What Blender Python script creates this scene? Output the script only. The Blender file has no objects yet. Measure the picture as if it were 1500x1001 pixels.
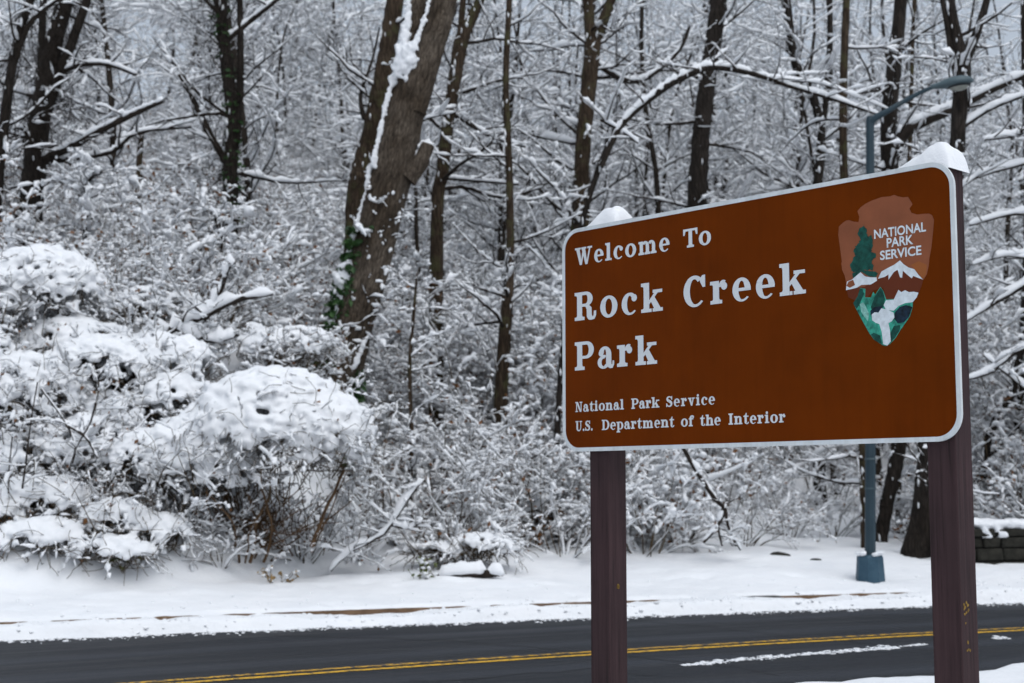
import bpy, bmesh, math, random
import numpy as np
from mathutils import Vector

# ------------------------------------------------------------------ camera, sky, light, exposure
sc = bpy.context.scene
col = sc.collection
FPX = 2083.33            # focal length in photograph pixels (50 mm on a 36 mm sensor, 1500 px wide)
PITCH = 0.1045
CAMZ = 1.5
cam_d = bpy.data.cameras.new('camera')
cam = bpy.data.objects.new('camera', cam_d); col.objects.link(cam)
cam.location = (0, 0, CAMZ); cam.rotation_euler = (math.pi/2 + PITCH, 0, 0)
cam_d.lens = 50; cam_d.sensor_width = 36; cam_d.clip_end = 2000
cam_d.dof.use_dof = True; cam_d.dof.focus_distance = 6.9; cam_d.dof.aperture_fstop = 3.4
sc.camera = cam

world = bpy.data.worlds.new('World'); sc.world = world; world.use_nodes = True
wn = world.node_tree; wn.nodes.clear()
sky = wn.nodes.new('ShaderNodeTexSky'); sky.sky_type = 'NISHITA'; sky.sun_disc = False
SUN_EL, SUN_AZ = math.radians(58), math.radians(152)   # azimuth from +Y, clockwise; behind the camera, to the right
sky.sun_elevation = SUN_EL; sky.sun_rotation = SUN_AZ
sky.air_density = 1.0; sky.dust_density = 6.0; sky.ozone_density = 1.0
hs = wn.nodes.new('ShaderNodeHueSaturation'); hs.inputs['Saturation'].default_value = 0.5
bg = wn.nodes.new('ShaderNodeBackground'); bg.inputs['Strength'].default_value = 0.115
wo = wn.nodes.new('ShaderNodeOutputWorld')
wn.links.new(sky.outputs[0], hs.inputs['Color']); cl = wn.nodes.new('ShaderNodeMixRGB'); cl.inputs[0].default_value = .62; cl.inputs[2].default_value = (4.1, 4.7, 5.5, 1)   # cloud veil
wn.links.new(hs.outputs[0], cl.inputs[1]); wn.links.new(cl.outputs[0], bg.inputs['Color'])
wn.links.new(bg.outputs[0], wo.inputs['Surface'])
sun_d = bpy.data.lights.new('sun', 'SUN'); sun_d.energy = 0.85; sun_d.angle = math.radians(60); sun_d.color = (.92, .965, 1)
sun = bpy.data.objects.new('sun', sun_d); col.objects.link(sun)
sdir = Vector((math.sin(SUN_AZ)*math.cos(SUN_EL), math.cos(SUN_AZ)*math.cos(SUN_EL), math.sin(SUN_EL)))
sun.rotation_euler = sdir.to_track_quat('Z', 'Y').to_euler(); sun.location = (0, 0, 30)
sc.view_settings.view_transform = 'Standard'; sc.view_settings.look = 'None'
sc.view_settings.exposure = 0.25; sc.view_settings.gamma = 1.0
sc.cycles.max_bounces = 6; sc.cycles.diffuse_bounces = 2; sc.cycles.glossy_bounces = 2
sc.cycles.transparent_max_bounces = 6; sc.cycles.transmission_bounces = 2
sc.cycles.caustics_reflective = False; sc.cycles.caustics_refractive = False

# ------------------------------------------------------------------ helpers
F_ = np.array([0, math.cos(PITCH), math.sin(PITCH)]); U_ = np.array([0, -math.sin(PITCH), math.cos(PITCH)])
def at(px, py, Y):
    """the point of the place at distance Y (metres ahead) seen at photograph pixel px,py"""
    d = np.array([(px-750)/FPX, 0, 0]) + F_ + U_*(500.5-py)/FPX
    t = Y/d[1]
    return np.array([d[0]*t, Y, CAMZ + d[2]*t])
def clamp(a, lo, hi): return np.minimum(np.maximum(a, lo), hi)
def sstep(a, b, x):
    t = clamp((np.asarray(x, float)-a)/(b-a), 0, 1); return t*t*(3-2*t)
_rs = np.random.RandomState(7); _lat = _rs.rand(256, 256)
def vnoise(x, y, s=1.0, o=0):
    x = np.asarray(x, float)/s + 37.3*o; y = np.asarray(y, float)/s + 91.7*o
    xi = np.floor(x).astype(int); yi = np.floor(y).astype(int); fx = x-xi; fy = y-yi
    fx = fx*fx*(3-2*fx); fy = fy*fy*(3-2*fy)
    g = lambda i, j: _lat[i % 256, j % 256]
    return (g(xi, yi)*(1-fx)+g(xi+1, yi)*fx)*(1-fy) + (g(xi, yi+1)*(1-fx)+g(xi+1, yi+1)*fx)*fy - .5
def tag(o, label=None, cat=None, group=None, kind=None):
    if label: o['label'] = label
    if cat: o['category'] = cat
    if group: o['group'] = group
    if kind: o['kind'] = kind
    return o
def link(name, me, mat=None, parent=None):
    o = bpy.data.objects.new(name, me); col.objects.link(o)
    if mat is not None and me is not None and not me.materials: me.materials.append(mat)
    if parent is not None: o.parent = parent
    if parent is not None and name in ('snow', 'twig_snow', 'branches', 'stems', 'crown', 'creeper'): o['kind'] = 'stuff'
    return o
def empty(name, loc=(0, 0, 0)):
    o = bpy.data.objects.new(name, None); col.objects.link(o); o.location = loc; o.empty_display_size = .2
    return o
class Geo:
    def __init__(s): s.V = []; s.Q = []; s.T = []; s.n = 0
    def add(s, V, Q=None, T=None, m=0):
        V = np.asarray(V, np.float32).reshape(-1, 3)
        if Q is not None and len(Q): s.Q.append((np.asarray(Q, np.int64)+s.n, m))
        if T is not None and len(T): s.T.append((np.asarray(T, np.int64)+s.n, m))
        s.V.append(V); s.n += len(V)
    def mesh(s, name, mats=(), smooth=True, origin=None):
        V = np.concatenate(s.V) if s.V else np.zeros((0, 3), np.float32)
        if origin is not None: V = V - np.asarray(origin, np.float32)
        me = bpy.data.meshes.new(name)
        idx = []; tot = []; mi = []
        for A, m in s.Q: idx.append(A.ravel()); tot.append(np.full(len(A), 4)); mi.append(np.full(len(A), m))
        for A, m in s.T: idx.append(A.ravel()); tot.append(np.full(len(A), 3)); mi.append(np.full(len(A), m))
        idx = np.concatenate(idx).astype(np.int32); tot = np.concatenate(tot).astype(np.int32); mi = np.concatenate(mi).astype(np.int32)
        me.vertices.add(len(V)); me.vertices.foreach_set('co', V.astype(np.float32).ravel())
        me.loops.add(len(idx)); me.loops.foreach_set('vertex_index', idx)
        me.polygons.add(len(tot)); st = np.zeros(len(tot), np.int32); st[1:] = np.cumsum(tot)[:-1]
        me.polygons.foreach_set('loop_start', st); me.polygons.foreach_set('loop_total', tot)
        me.polygons.foreach_set('material_index', mi)
        me.polygons.foreach_set('use_smooth', np.full(len(tot), smooth))
        me.update(calc_edges=True)
        for m in mats: me.materials.append(m)
        return me
def nrm(v): return v/np.maximum(np.linalg.norm(v, axis=-1, keepdims=True), 1e-9)
def flat_polys(polys):
    """polylines (pts, radii) -> stacked arrays with tangents and frames"""
    P = np.concatenate([np.asarray(p[0], float) for p in polys]); R = np.concatenate([np.asarray(p[1], float) for p in polys])
    L = np.array([len(p[0]) for p in polys]); end = np.cumsum(L)-1; start = end-L+1
    nx = np.arange(len(P))+1; pv = np.arange(len(P))-1; nx[end] = end; pv[start] = start
    T = nrm(P[nx]-P[pv])
    chord = nrm(P[end]-P[start]); ref = np.where(np.abs(chord[:, 2:3]) > .85, np.array([[1., 0, 0]]), np.array([[0, 0, 1.]]))
    ref = np.repeat(ref, L, axis=0)
    A = nrm(np.cross(T, ref)); B = np.cross(A, T)
    seg = np.ones(len(P), bool); seg[end] = False
    return P, R, T, A, B, np.nonzero(seg)[0], start, end
def ring_mesh(C, k, segi):
    """C: (n,k,3) rings -> verts, quads"""
    n = len(C); q = []
    for j in range(k):
        j2 = (j+1) % k
        q.append(np.stack([segi*k+j, segi*k+j2, (segi+1)*k+j2, (segi+1)*k+j], 1))
    return C.reshape(-1, 3), np.concatenate(q)
def tubes(geo, polys, k, m=0, rough=0, seed=0):
    if not polys: return
    P, R, T, A, B, segi, st, en = flat_polys(polys)
    th = np.arange(k)*2*math.pi/k
    Rk = np.repeat(R[:, None], k, 1)
    if rough: Rk = Rk*(1+np.random.RandomState(seed).normal(0, rough, Rk.shape))
    C = P[:, None]+Rk[..., None]*(np.cos(th)[None, :, None]*A[:, None]+np.sin(th)[None, :, None]*B[:, None])
    geo.add(*ring_mesh(C, k, segi), m=m)
SEC4 = np.array([(-.9, -.1), (-.6, .9), (.6, .9), (.9, -.1)])
SEC7 = np.array([(-.95, -.25), (-.9, .3), (-.5, .85), (0, 1.02), (.5, .85), (.9, .3), (.95, -.25)])
def snow_on(geo, polys, m, kw=.9, w0=.016, hk=1.25, seed=0, gap=.12, fine=True, var=.42, steep=(.22, .75), sec=SEC4, bare=0.):
    """lumpy ridges of snow lying along the top of branches"""
    polys = [p for p in polys if len(p[0]) > 1]
    if bare: rb = np.random.RandomState(seed+77).rand(len(polys)); polys = [p for p, q in zip(polys, rb) if q >= bare]
    if not polys: return
    if fine:      # double the points so that the ridges break into lumps
        pp = []
        for p in polys:
            a = np.asarray(p[0], float); r = np.asarray(p[1], float)
            a2 = np.empty((2*len(a)-1, 3)); a2[::2] = a; a2[1::2] = (a[1:]+a[:-1])/2
            r2 = np.empty(2*len(a)-1); r2[::2] = r; r2[1::2] = (r[1:]+r[:-1])/2
            pp.append((a2, r2))
        polys = pp
    P, R, T, A, B, segi, st, en = flat_polys(polys)
    rs = np.random.RandomState(seed)
    hz = np.sqrt(np.maximum(1-T[:, 2]**2, 0))
    A = nrm(np.cross(T, np.array([0, 0, 1.]))+1e-6); B = np.cross(A, T)
    lump = clamp(rs.normal(1, var, len(P)), .12, 2.0); lump[rs.rand(len(P)) < gap] = .1
    if len(polys) > 12: lump = lump*np.repeat(clamp(rs.lognormal(-.15, .5, len(st)), .2, 1.7), en-st+1)
    f = sstep(*steep, hz)*lump; f[st] *= .55; f[en] *= .5
    w = (kw*R+w0)*f; h = (kw*R*.8+w0*1.25)*hk*f
    C = P[:, None]+(R*.55)[:, None, None]*B[:, None]+(sec[None, :, 0]*w[:, None])[..., None]*A[:, None]+(sec[None, :, 1]*h[:, None])[..., None]*(.5*B+.5*np.array([0, 0, 1.]))[:, None]
    geo.add(*ring_mesh(C, len(sec), segi), m=m)
_t = (1+5**.5)/2
ICO_V = nrm(np.array([(-1, _t, 0), (1, _t, 0), (-1, -_t, 0), (1, -_t, 0), (0, -1, _t), (0, 1, _t), (0, -1, -_t), (0, 1, -_t), (_t, 0, -1), (_t, 0, 1), (-_t, 0, -1), (-_t, 0, 1)], float))
ICO_F = np.array([(0, 11, 5), (0, 5, 1), (0, 1, 7), (0, 7, 10), (0, 10, 11), (1, 5, 9), (5, 11, 4), (11, 10, 2), (10, 7, 6), (7, 1, 8), (3, 9, 4), (3, 4, 2), (3, 2, 6), (3, 6, 8), (3, 8, 9), (4, 9, 5), (2, 4, 11), (6, 2, 10), (8, 6, 7), (9, 8, 1)])
def blobs(geo, C, S, m=0, seed=0, rough=.18):
    """small lumps (12 points each) at centres C with half sizes S (n,3)"""
    C = np.asarray(C, float); n = len(C)
    if not n: return
    rs = np.random.RandomState(seed)
    V = ICO_V[None]*(1+rs.normal(0, rough, (n, 12, 1)))*np.asarray(S, float)[:, None]
    a = rs.rand(n)*6.28; c, s = np.cos(a)[:, None], np.sin(a)[:, None]
    V = np.stack([V[..., 0]*c-V[..., 1]*s, V[..., 0]*s+V[..., 1]*c, V[..., 2]], -1)+C[:, None]
    T = (ICO_F[None]+(np.arange(n)*12)[:, None, None]).reshape(-1, 3)
    geo.add(V.reshape(-1, 3), T=T, m=m)
def leaves(geo, C, size, m=0, seed=0, flat=1.0):
    """small bent leaves: two triangles pairs each"""
    C = np.asarray(C, float); n = len(C)
    if not n: return
    rs = np.random.RandomState(seed)
    d = nrm(rs.normal(0, 1, (n, 3))*np.array([1, 1, flat])); e = nrm(np.cross(d, rs.normal(0, 1, (n, 3)))); u = np.cross(d, e)
    s = (size*(.6+.8*rs.rand(n)))[:, None]
    V = np.stack([C-d*s*.5, C+e*s*.32+u*s*.12, C+d*s*.55, C-e*s*.32+u*s*.12], 1).reshape(-1, 3)
    b = (np.arange(n)*4)[:, None]
    geo.add(V, T=np.concatenate([b+np.array([[0, 1, 2]]), b+np.array([[0, 2, 3]])]), m=m)
def remesh(geo, voxel, mat, name, smooth_it=2, origin=None):
    me = geo.mesh(name+'_raw', origin=origin); o = bpy.data.objects.new('tmp', me); col.objects.link(o)
    r = o.modifiers.new('r', 'REMESH'); r.mode = 'VOXEL'; r.voxel_size = voxel; r.use_smooth_shade = True
    if smooth_it: s = o.modifiers.new('s', 'SMOOTH'); s.iterations = smooth_it; s.factor = .5
    dg = bpy.context.evaluated_depsgraph_get(); out = bpy.data.meshes.new_from_object(o.evaluated_get(dg))
    bpy.data.objects.remove(o); bpy.data.meshes.remove(me); out.name = name
    out.materials.clear(); out.materials.append(mat)
    out.polygons.foreach_set('use_smooth', np.ones(len(out.polygons), bool))
    return out

# ------------------------------------------------------------------ materials
def newmat(name):
    m = bpy.data.materials.new(name); m.use_nodes = True; nt = m.node_tree; nt.nodes.clear()
    o = nt.nodes.new('ShaderNodeOutputMaterial'); b = nt.nodes.new('ShaderNodeBsdfPrincipled')
    nt.links.new(b.outputs[0], o.inputs['Surface']); return m, nt, b
def N(nt, t, **kw):
    n = nt.nodes.new('ShaderNode'+t)
    for k, v in kw.items():
        if k in n.inputs: n.inputs[k].default_value = v
        else: setattr(n, k, v)
    return n
def ramp(nt, stops):
    n = nt.nodes.new('ShaderNodeValToRGB'); e = n.color_ramp.elements
    while len(e) < len(stops): e.new(.5)
    for i, (p, c) in enumerate(stops): e[i].position = p; e[i].color = (*c, 1)
    return n
def mat_noise(name, stops, scale, rough=.7, bump=0, bscale=None, stretch=None, detail=6, spec=.3, coord='Object', bdist=.02):
    m, nt, b = newmat(name)
    tc = N(nt, 'TexCoord'); mp = N(nt, 'Mapping')
    if stretch: mp.inputs['Scale'].default_value = stretch
    nt.links.new(tc.outputs[coord], mp.inputs['Vector'])
    n = N(nt, 'TexNoise', Scale=scale, Detail=detail, Roughness=.62); nt.links.new(mp.outputs[0], n.inputs['Vector'])
    r = ramp(nt, stops); nt.links.new(n.outputs[0], r.inputs[0]); nt.links.new(r.outputs[0], b.inputs['Base Color'])
    b.inputs['Roughness'].default_value = rough; b.inputs['Specular IOR Level'].default_value = spec
    if bump:
        n2 = N(nt, 'TexNoise', Scale=bscale or scale*2, Detail=5, Roughness=.6); nt.links.new(mp.outputs[0], n2.inputs['Vector'])
        bp = N(nt, 'Bump', Strength=bump, Distance=bdist); nt.links.new(n2.outputs[0], bp.inputs['Height']); nt.links.new(bp.outputs[0], b.inputs['Normal'])
    return m
SNOW = mat_noise('snow', [(.3, (.80, .82, .85)), (.7, (.87, .88, .90))], 3.0, rough=.75, bump=.25, bscale=24, spec=.15, bdist=.03)
SNOWB = mat_noise('snow_on_branches', [(.3, (.80, .82, .85)), (.7, (.87, .88, .90))], 3.0, rough=.8, spec=.1)
GSNOW = mat_noise('ground_snow', [(.3, (.81, .83, .86)), (.7, (.88, .89, .91))], 1.2, rough=.75, bump=.35, bscale=9, spec=.15, bdist=.05)
TWIG = mat_noise('twig_bark', [(.3, (.014, .011, .009)), (.7, (.042, .033, .027))], 8, rough=.85, spec=.15)
TWIGB = mat_noise('brown_twig_bark', [(.3, (.028, .019, .011)), (.5, (.070, .049, .028)), (.7, (.13, .097, .058))], 5, rough=.85, spec=.15)
STEMB = mat_noise('tan_stem_bark', [(.3, (.050, .028, .015)), (.7, (.15, .090, .046))], 6, rough=.8, spec=.2)
DRYLEAF = mat_noise('dry_leaf', [(.3, (.11, .045, .018)), (.7, (.24, .11, .04))], 2, rough=.7)
IVY = mat_noise('ivy_leaf', [(.3, (.015, .045, .012)), (.7, (.045, .11, .028))], 6, rough=.45)
GREENLEAF = mat_noise('green_leaf', [(.3, (.06, .10, .02)), (.7, (.16, .18, .04))], 6, rough=.5)
def bark(name, dark, lite, moss=None, rot=0., zs=.16, vs=16):
    m, nt, b = newmat(name)
    tc = N(nt, 'TexCoord'); mp = N(nt, 'Mapping'); mp.inputs['Scale'].default_value = (1, 1, zs)
    m0 = N(nt, 'Mapping'); m0.inputs['Rotation'].default_value = (0, rot, 0); nt.links.new(tc.outputs['Object'], m0.inputs['Vector']); nt.links.new(m0.outputs[0], mp.inputs['Vector'])
    n1 = N(nt, 'TexNoise', Scale=22, Detail=7, Roughness=.65); nt.links.new(mp.outputs[0], n1.inputs['Vector'])
    v = N(nt, 'TexVoronoi', Scale=vs, feature='DISTANCE_TO_EDGE'); nt.links.new(mp.outputs[0], v.inputs['Vector'])
    n2 = N(nt, 'TexNoise', Scale=2.0, Detail=4); nt.links.new(tc.outputs['Object'], n2.inputs['Vector'])
    r = ramp(nt, [(.3, dark), (.72, lite)]); nt.links.new(n1.outputs[0], r.inputs[0])
    r2 = ramp(nt, [(.35, (.55, .5, .45)), (.65, (1.1, 1.1, 1.1))]); nt.links.new(n2.outputs[0], r2.inputs[0])
    mx = N(nt, 'MixRGB', blend_type='MULTIPLY'); mx.inputs[0].default_value = 1
    nt.links.new(r.outputs[0], mx.inputs[1]); nt.links.new(r2.outputs[0], mx.inputs[2])
    rv = ramp(nt, [(.0, (.35, .33, .31)), (.16, (1, 1, 1))]); nt.links.new(v.outputs['Distance'], rv.inputs[0])
    m5 = N(nt, 'MixRGB', blend_type='MULTIPLY'); m5.inputs[0].default_value = .8; nt.links.new(mx.outputs[0], m5.inputs[1]); nt.links.new(rv.outputs[0], m5.inputs[2])
    out = mx = m5
    if moss:
        n3 = N(nt, 'TexNoise', Scale=3.3, Detail=5); nt.links.new(tc.outputs['Object'], n3.inputs['Vector'])
        r3 = ramp(nt, [(.52, (0, 0, 0)), (.66, (1, 1, 1))]); nt.links.new(n3.outputs[0], r3.inputs[0])
        m2 = N(nt, 'MixRGB'); nt.links.new(r3.outputs[0], m2.inputs[0]); nt.links.new(mx.outputs[0], m2.inputs[1]); m2.inputs[2].default_value = (*moss, 1); out = m2
    nt.links.new(out.outputs[0], b.inputs['Base Color'])
    ad = N(nt, 'Math', operation='MULTIPLY_ADD'); nt.links.new(v.outputs['Distance'], ad.inputs[0]); ad.inputs[1].default_value = 1.6; nt.links.new(n1.outputs[0], ad.inputs[2])
    bp = N(nt, 'Bump', Strength=.9, Distance=.035); nt.links.new(ad.outputs[0], bp.inputs['Height']); nt.links.new(bp.outputs[0], b.inputs['Normal'])
    b.inputs['Roughness'].default_value = .88; b.inputs['Specular IOR Level'].default_value = .2
    return m
BARK_GREY = bark('grey_furrowed_bark', (.040, .030, .022), (.21, .172, .135), rot=-.22, zs=.22, vs=26)
BARK_BROWN = bark('brown_bark', (.035, .024, .016), (.105, .075, .050), moss=(.065, .060, .028))
BARK_DARK = bark('dark_bark', (.016, .013, .011), (.052, .042, .035))
BARK_MID = bark('forest_bark', (.026, .021, .017), (.082, .066, .053))

# ------------------------------------------------------------------ the lie of the land
def yellow_y(x):    # centre of the double yellow line
    x = np.asarray(x, float); c = clamp(x, -9, 12); q = 13.02+.558*c-.0125*c*c
    return q + np.where(x > 12, (x-12)*.258, np.where(x < -9, (x+9)*.783, 0))
def edge_y(x):      # far edge of the bare asphalt
    x = np.asarray(x, float); c = clamp(x, -9, 12); q = 16.68+.415*c-.0045*c*c
    return q + np.where(x > 12, (x-12)*.307, np.where(x < -9, (x+9)*.496, 0))
def kerb_y(x): return edge_y(x)+.62
def near_y(x): return yellow_y(x)-3.72
def ground_z(x, y):
    x = np.asarray(x, float); y = np.asarray(y, float)
    yk = kerb_y(x); ye = edge_y(x); d = (y-yk)*.92
    # far side
    big = vnoise(x, y, 2.2, 1)*.14+vnoise(x, y, .8, 2)*.06+vnoise(x, y, .3, 3)*.03
    fine = vnoise(x, y, .13, 4)*.016+np.minimum(vnoise(x, y, .24, 16)+.22, 0)*.10
    toe = np.interp(x, [-7, -4.2, -2.5, 1.5, 8], [1.5, 1.8, 2.8, 4.6, 5.0]); t = np.maximum(d-toe, 0)
    verge = .165+.085*np.maximum(np.minimum(d, toe), 0)
    rat = x/np.maximum(y, 1.)
    wl = 1-sstep(-.20, -.085, rat)
    bank = wl*(2.85*sstep(-.4, 5.0, t)*sstep(0, .6, t)+.6*sstep(4, 14, t))
    crest = np.interp(rat, [-.36, -.2, -.05, .4], [12.5, 14, 21, 24])
    hill = .10*t+.0030*t*t
    hill = np.where(hill > crest*.5, crest*.5+crest*.5*np.tanh((hill-crest*.5)/(crest*.5)), hill)
    lumps = (vnoise(x, y, 5, 5)*.9+vnoise(x, y, 1.7, 6)*.35)*sstep(0, 3, t)
    far = verge+bank+hill+lumps+(big*sstep(.0, 1.5, d)+fine*1.3)
    # gutter: ploughed snow between asphalt and kerb, thicker on the right
    gh = .121+.02*sstep(.5, 4.0, x)+.03*(1-sstep(-5.2, -4.2, x))+vnoise(x, y, 1.3, 7)*.11+vnoise(x, y, .35, 8)*.035
    gh = np.maximum(gh, .012)+fine*2
    e = y-ye+vnoise(x, y, .9, 9)*.22+vnoise(x, y, .22, 10)*.12
    gut = -.06+(.06+gh)*sstep(-.02, .16, e)
    z = np.where(y > ye-.5, gut, -.06)
    k = sstep(.05, .11, y-yk+vnoise(x, y, .4, 11)*.03)
    z = np.where(y > yk, gut*(1-k)+far*k, z)
    # near side: ploughed bank and the verge the sign stands on
    yn = near_y(x); e2 = yn-y+vnoise(x, y, 1.1, 12)*.5+vnoise(x, y, .35, 13)*.22
    nb = -.06+.27*sstep(-.05, .55, e2)+(vnoise(x, y, 1.2, 14)*.12+vnoise(x, y, .3, 15)*.035)*sstep(0, .5, e2)
    z = np.where(y < yn+.6, nb, z)
    return z
def gz(x, y): return float(ground_z(np.array([x]), np.array([y]))[0])
def graded(lo, a, b, hi, step, g=1.12):
    mid = list(np.arange(a, b, step)); l = []; s = step; v = a
    while v > lo: s *= g; v -= s; l.append(v)
    r = []; s = step; v = b
    while v < hi: r.append(v); s *= g; v += s
    return np.array(l[::-1]+mid+r+[hi])
gx = graded(-300, -7.5, 9.0, 300, .088, 1.10); gy = graded(-60, 10.3, 22.5, 500, .066, 1.08)
X, Yg = np.meshgrid(gx, gy); Z = ground_z(X, Yg)
nx_, ny_ = len(gx), len(gy); ii = np.arange(nx_*ny_).reshape(ny_, nx_)
g = Geo(); g.add(np.stack([X, Yg, Z], -1).reshape(-1, 3), np.stack([ii[:-1, :-1], ii[:-1, 1:], ii[1:, 1:], ii[1:, :-1]], -1).reshape(-1, 4))
tag(link('ground', g.mesh('ground', [GSNOW])), 'snow covered ground, verge and wooded slope', kind='structure')

# ------------------------------------------------------------------ road, kerb, markings
def asphalt():
    m, nt, b = newmat('wet_asphalt')
    tc = N(nt, 'TexCoord')
    n1 = N(nt, 'TexNoise', Scale=48, Detail=7, Roughness=.8); nt.links.new(tc.outputs['Object'], n1.inputs['Vector'])
    r1 = ramp(nt, [(.35, (.009, .0105, .014)), (.55, (.021, .0235, .030)), (.72, (.115, .118, .125))]); nt.links.new(n1.outputs[0], r1.inputs[0])
    uv = N(nt, 'UVMap'); mp = N(nt, 'Mapping'); mp.inputs['Scale'].default_value = (.12, 1.4, 1); nt.links.new(uv.outputs[0], mp.inputs[0])
    n2 = N(nt, 'TexNoise', Scale=1.6, Detail=5, Roughness=.6); nt.links.new(mp.outputs[0], n2.inputs['Vector'])
    r2 = ramp(nt, [(.32, (.55, .56, .6)), (.5, (.95, .95, .95)), (.68, (1.35, 1.34, 1.32))]); nt.links.new(n2.outputs[0], r2.inputs[0])
    mx = N(nt, 'MixRGB', blend_type='MULTIPLY'); mx.inputs[0].default_value = 1
    nt.links.new(r1.outputs[0], mx.inputs[1]); nt.links.new(r2.outputs[0], mx.inputs[2])
    sx = N(nt, 'SeparateXYZ'); nt.links.new(uv.outputs[0], sx.inputs[0])
    def mth(op, a, v=None):
        n = N(nt, 'Math', operation=op); nt.links.new(a, n.inputs[0])
        if v is not None: n.inputs[1].default_value = v
        return n.outputs[0]
    wob_ = N(nt, 'TexNoise', Scale=.6, Detail=3); nt.links.new(uv.outputs[0], wob_.inputs['Vector'])
    ya = N(nt, 'Math', operation='MULTIPLY_ADD'); nt.links.new(wob_.outputs[0], ya.inputs[0]); ya.inputs[1].default_value = .5; nt.links.new(sx.outputs[1], ya.inputs[2])
    dist = mth('ABSOLUTE', mth('SUBTRACT', mth('ABSOLUTE', mth('SUBTRACT', mth('ABSOLUTE', mth('SUBTRACT', ya.outputs[0], .25)), 1.7)), .78))
    tr = N(nt, 'MapRange'); tr.interpolation_type = 'SMOOTHSTEP'; nt.links.new(dist, tr.inputs[0]); tr.inputs[1].default_value = .42; tr.inputs[2].default_value = .05; tr.inputs[3].default_value = .82; tr.inputs[4].default_value = 1.4
    m6 = N(nt, 'MixRGB', blend_type='MULTIPLY'); m6.inputs[0].default_value = 1; nt.links.new(mx.outputs[0], m6.inputs[1]); nt.links.new(tr.outputs[0], m6.inputs[2]); nt.links.new(m6.outputs[0], b.inputs['Base Color'])
    rr = N(nt, 'MapRange'); rr.inputs[1].default_value = .35; rr.inputs[2].default_value = .65; rr.inputs[3].default_value = .5; rr.inputs[4].default_value = .8
    nt.links.new(n2.outputs[0], rr.inputs[0]); nt.links.new(rr.outputs[0], b.inputs['Roughness'])
    bp = N(nt, 'Bump', Strength=.5, Distance=.006); nt.links.new(n1.outputs[0], bp.inputs['Height']); nt.links.new(bp.outputs[0], b.inputs['Normal'])
    b.inputs['Specular IOR Level'].default_value = .25
    return m
ASPH = asphalt()
def strip(x0, x1, n, off, z, name, mat):
    """a ribbon following the road: off = list of functions x -> y"""
    xs = np.linspace(x0, x1, n); k = len(off); V = []
    for f in off: y = f(xs); V.append(np.stack([xs, y, np.full(n, z)], 1))
    V = np.stack(V, 1).reshape(-1, 3); i = np.arange(n-1)[:, None]*k+np.arange(k-1)[None]
    i = i.ravel(); g = Geo(); g.add(V, np.stack([i, i+k, i+k+1, i+1], 1)); me = g.mesh(name, [mat], smooth=False)
    u = me.uv_layers.new(name='UVMap'); li = np.zeros(len(me.loops), np.int32); me.loops.foreach_get('vertex_index', li)
    u.data.foreach_set('uv', np.stack([V[li, 0]*1.1, (V[li, 1]-yellow_y(V[li, 0]))], 1).astype(np.float32).ravel())
    return me
tag(link('road', strip(-60, 70, 400, [lambda x: near_y(x)-1.2, lambda x: yellow_y(x), lambda x: kerb_y(x)+.02], 0, 'road', ASPH)), 'dark wet asphalt road cleared of snow', kind='structure')
def paint(name, c, wear):
    m, nt, b = newmat(name)
    tc = N(nt, 'TexCoord'); n = N(nt, 'TexNoise', Scale=13, Detail=8, Roughness=.75); nt.links.new(tc.outputs['Object'], n.inputs['Vector'])
    r = ramp(nt, [(wear, (.04, .04, .042)), (wear+.05, c), (.8, tuple(min(1, v*1.15) for v in c))]); nt.links.new(n.outputs[0], r.inputs[0])
    nt.links.new(r.outputs[0], b.inputs['Base Color']); b.inputs['Roughness'].default_value = .6
    return m
YEL = paint('worn_yellow_paint', (.72, .40, .006), .43)
YEL2 = paint('more_worn_yellow_paint', (.66, .36, .008), .475)
def wob(o, a, s): return lambda x: vnoise(x, x*0, s, o)*a
for off, mt, lab in ((-.13, YEL, 'nearer of the two worn yellow centre lines'), (.10, YEL2, 'farther, more broken of the two yellow centre lines')):
    f0 = lambda x, o=off: yellow_y(x)+o-.055+wob(21, .02, .12)(x); f1 = lambda x, o=off: yellow_y(x)+o+.055+wob(22, .02, .1)(x)
    tag(link('road_marking', strip(-14, 16, 900, [f0, f1], .004, 'road_marking', mt)), lab, kind='structure')
CRACK = mat_noise('crack_tar', [(.3, (.006, .006, .007)), (.7, (.014, .014, .015))], 20, rough=.6)
for pts, w in (([(330, 928), (520, 934), (640, 938), (760, 947), (858, 957), (930, 962), (1060, 975), (1140, 990)], .018),
               ([(920, 908), (1010, 916), (1080, 924), (1180, 935), (1300, 946), (1400, 957)], .014),
               ([(600, 1000), (700, 994), (860, 980), (960, 990)], .015)):
    P = []
    for px, py in pts: a = at(px, py, 10.); t = CAMZ/(CAMZ-a[2]); P.append((a[0]*t, a[1]*t))
    P = np.array(P); s = np.linspace(0, len(P)-1, 90); xx = np.interp(s, range(len(P)), P[:, 0]); yy = np.interp(s, range(len(P)), P[:, 1])+vnoise(s, s*0, .35, 30)*.16
    ww = w*(.4+1.2*np.abs(vnoise(s, s*0, .2, 31)+.4)); n = len(s)
    V = np.concatenate([np.stack([xx, yy-ww, np.full(n, .0022)], 1), np.stack([xx, yy+ww, np.full(n, .0022)], 1)]); i = np.arange(n-1)
    g = Geo(); g.add(V, np.stack([i, i+1, i+1+n, i+n], 1)); tag(link('road_crack', g.mesh('road_crack', [CRACK], smooth=False)), 'dark crack running across the asphalt', kind='structure')
KERBM = mat_noise('brown_kerb_stone', [(.3, (.085, .052, .030)), (.7, (.19, .120, .075))], 5, rough=.85, bump=.4, bscale=40, spec=.2)
xs = np.linspace(-40, 50, 500); yk = kerb_y(xs); prof = [(0, -.2), (.0, .10), (.02, .135), (.16, .14), (.16, -.2)]
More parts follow.
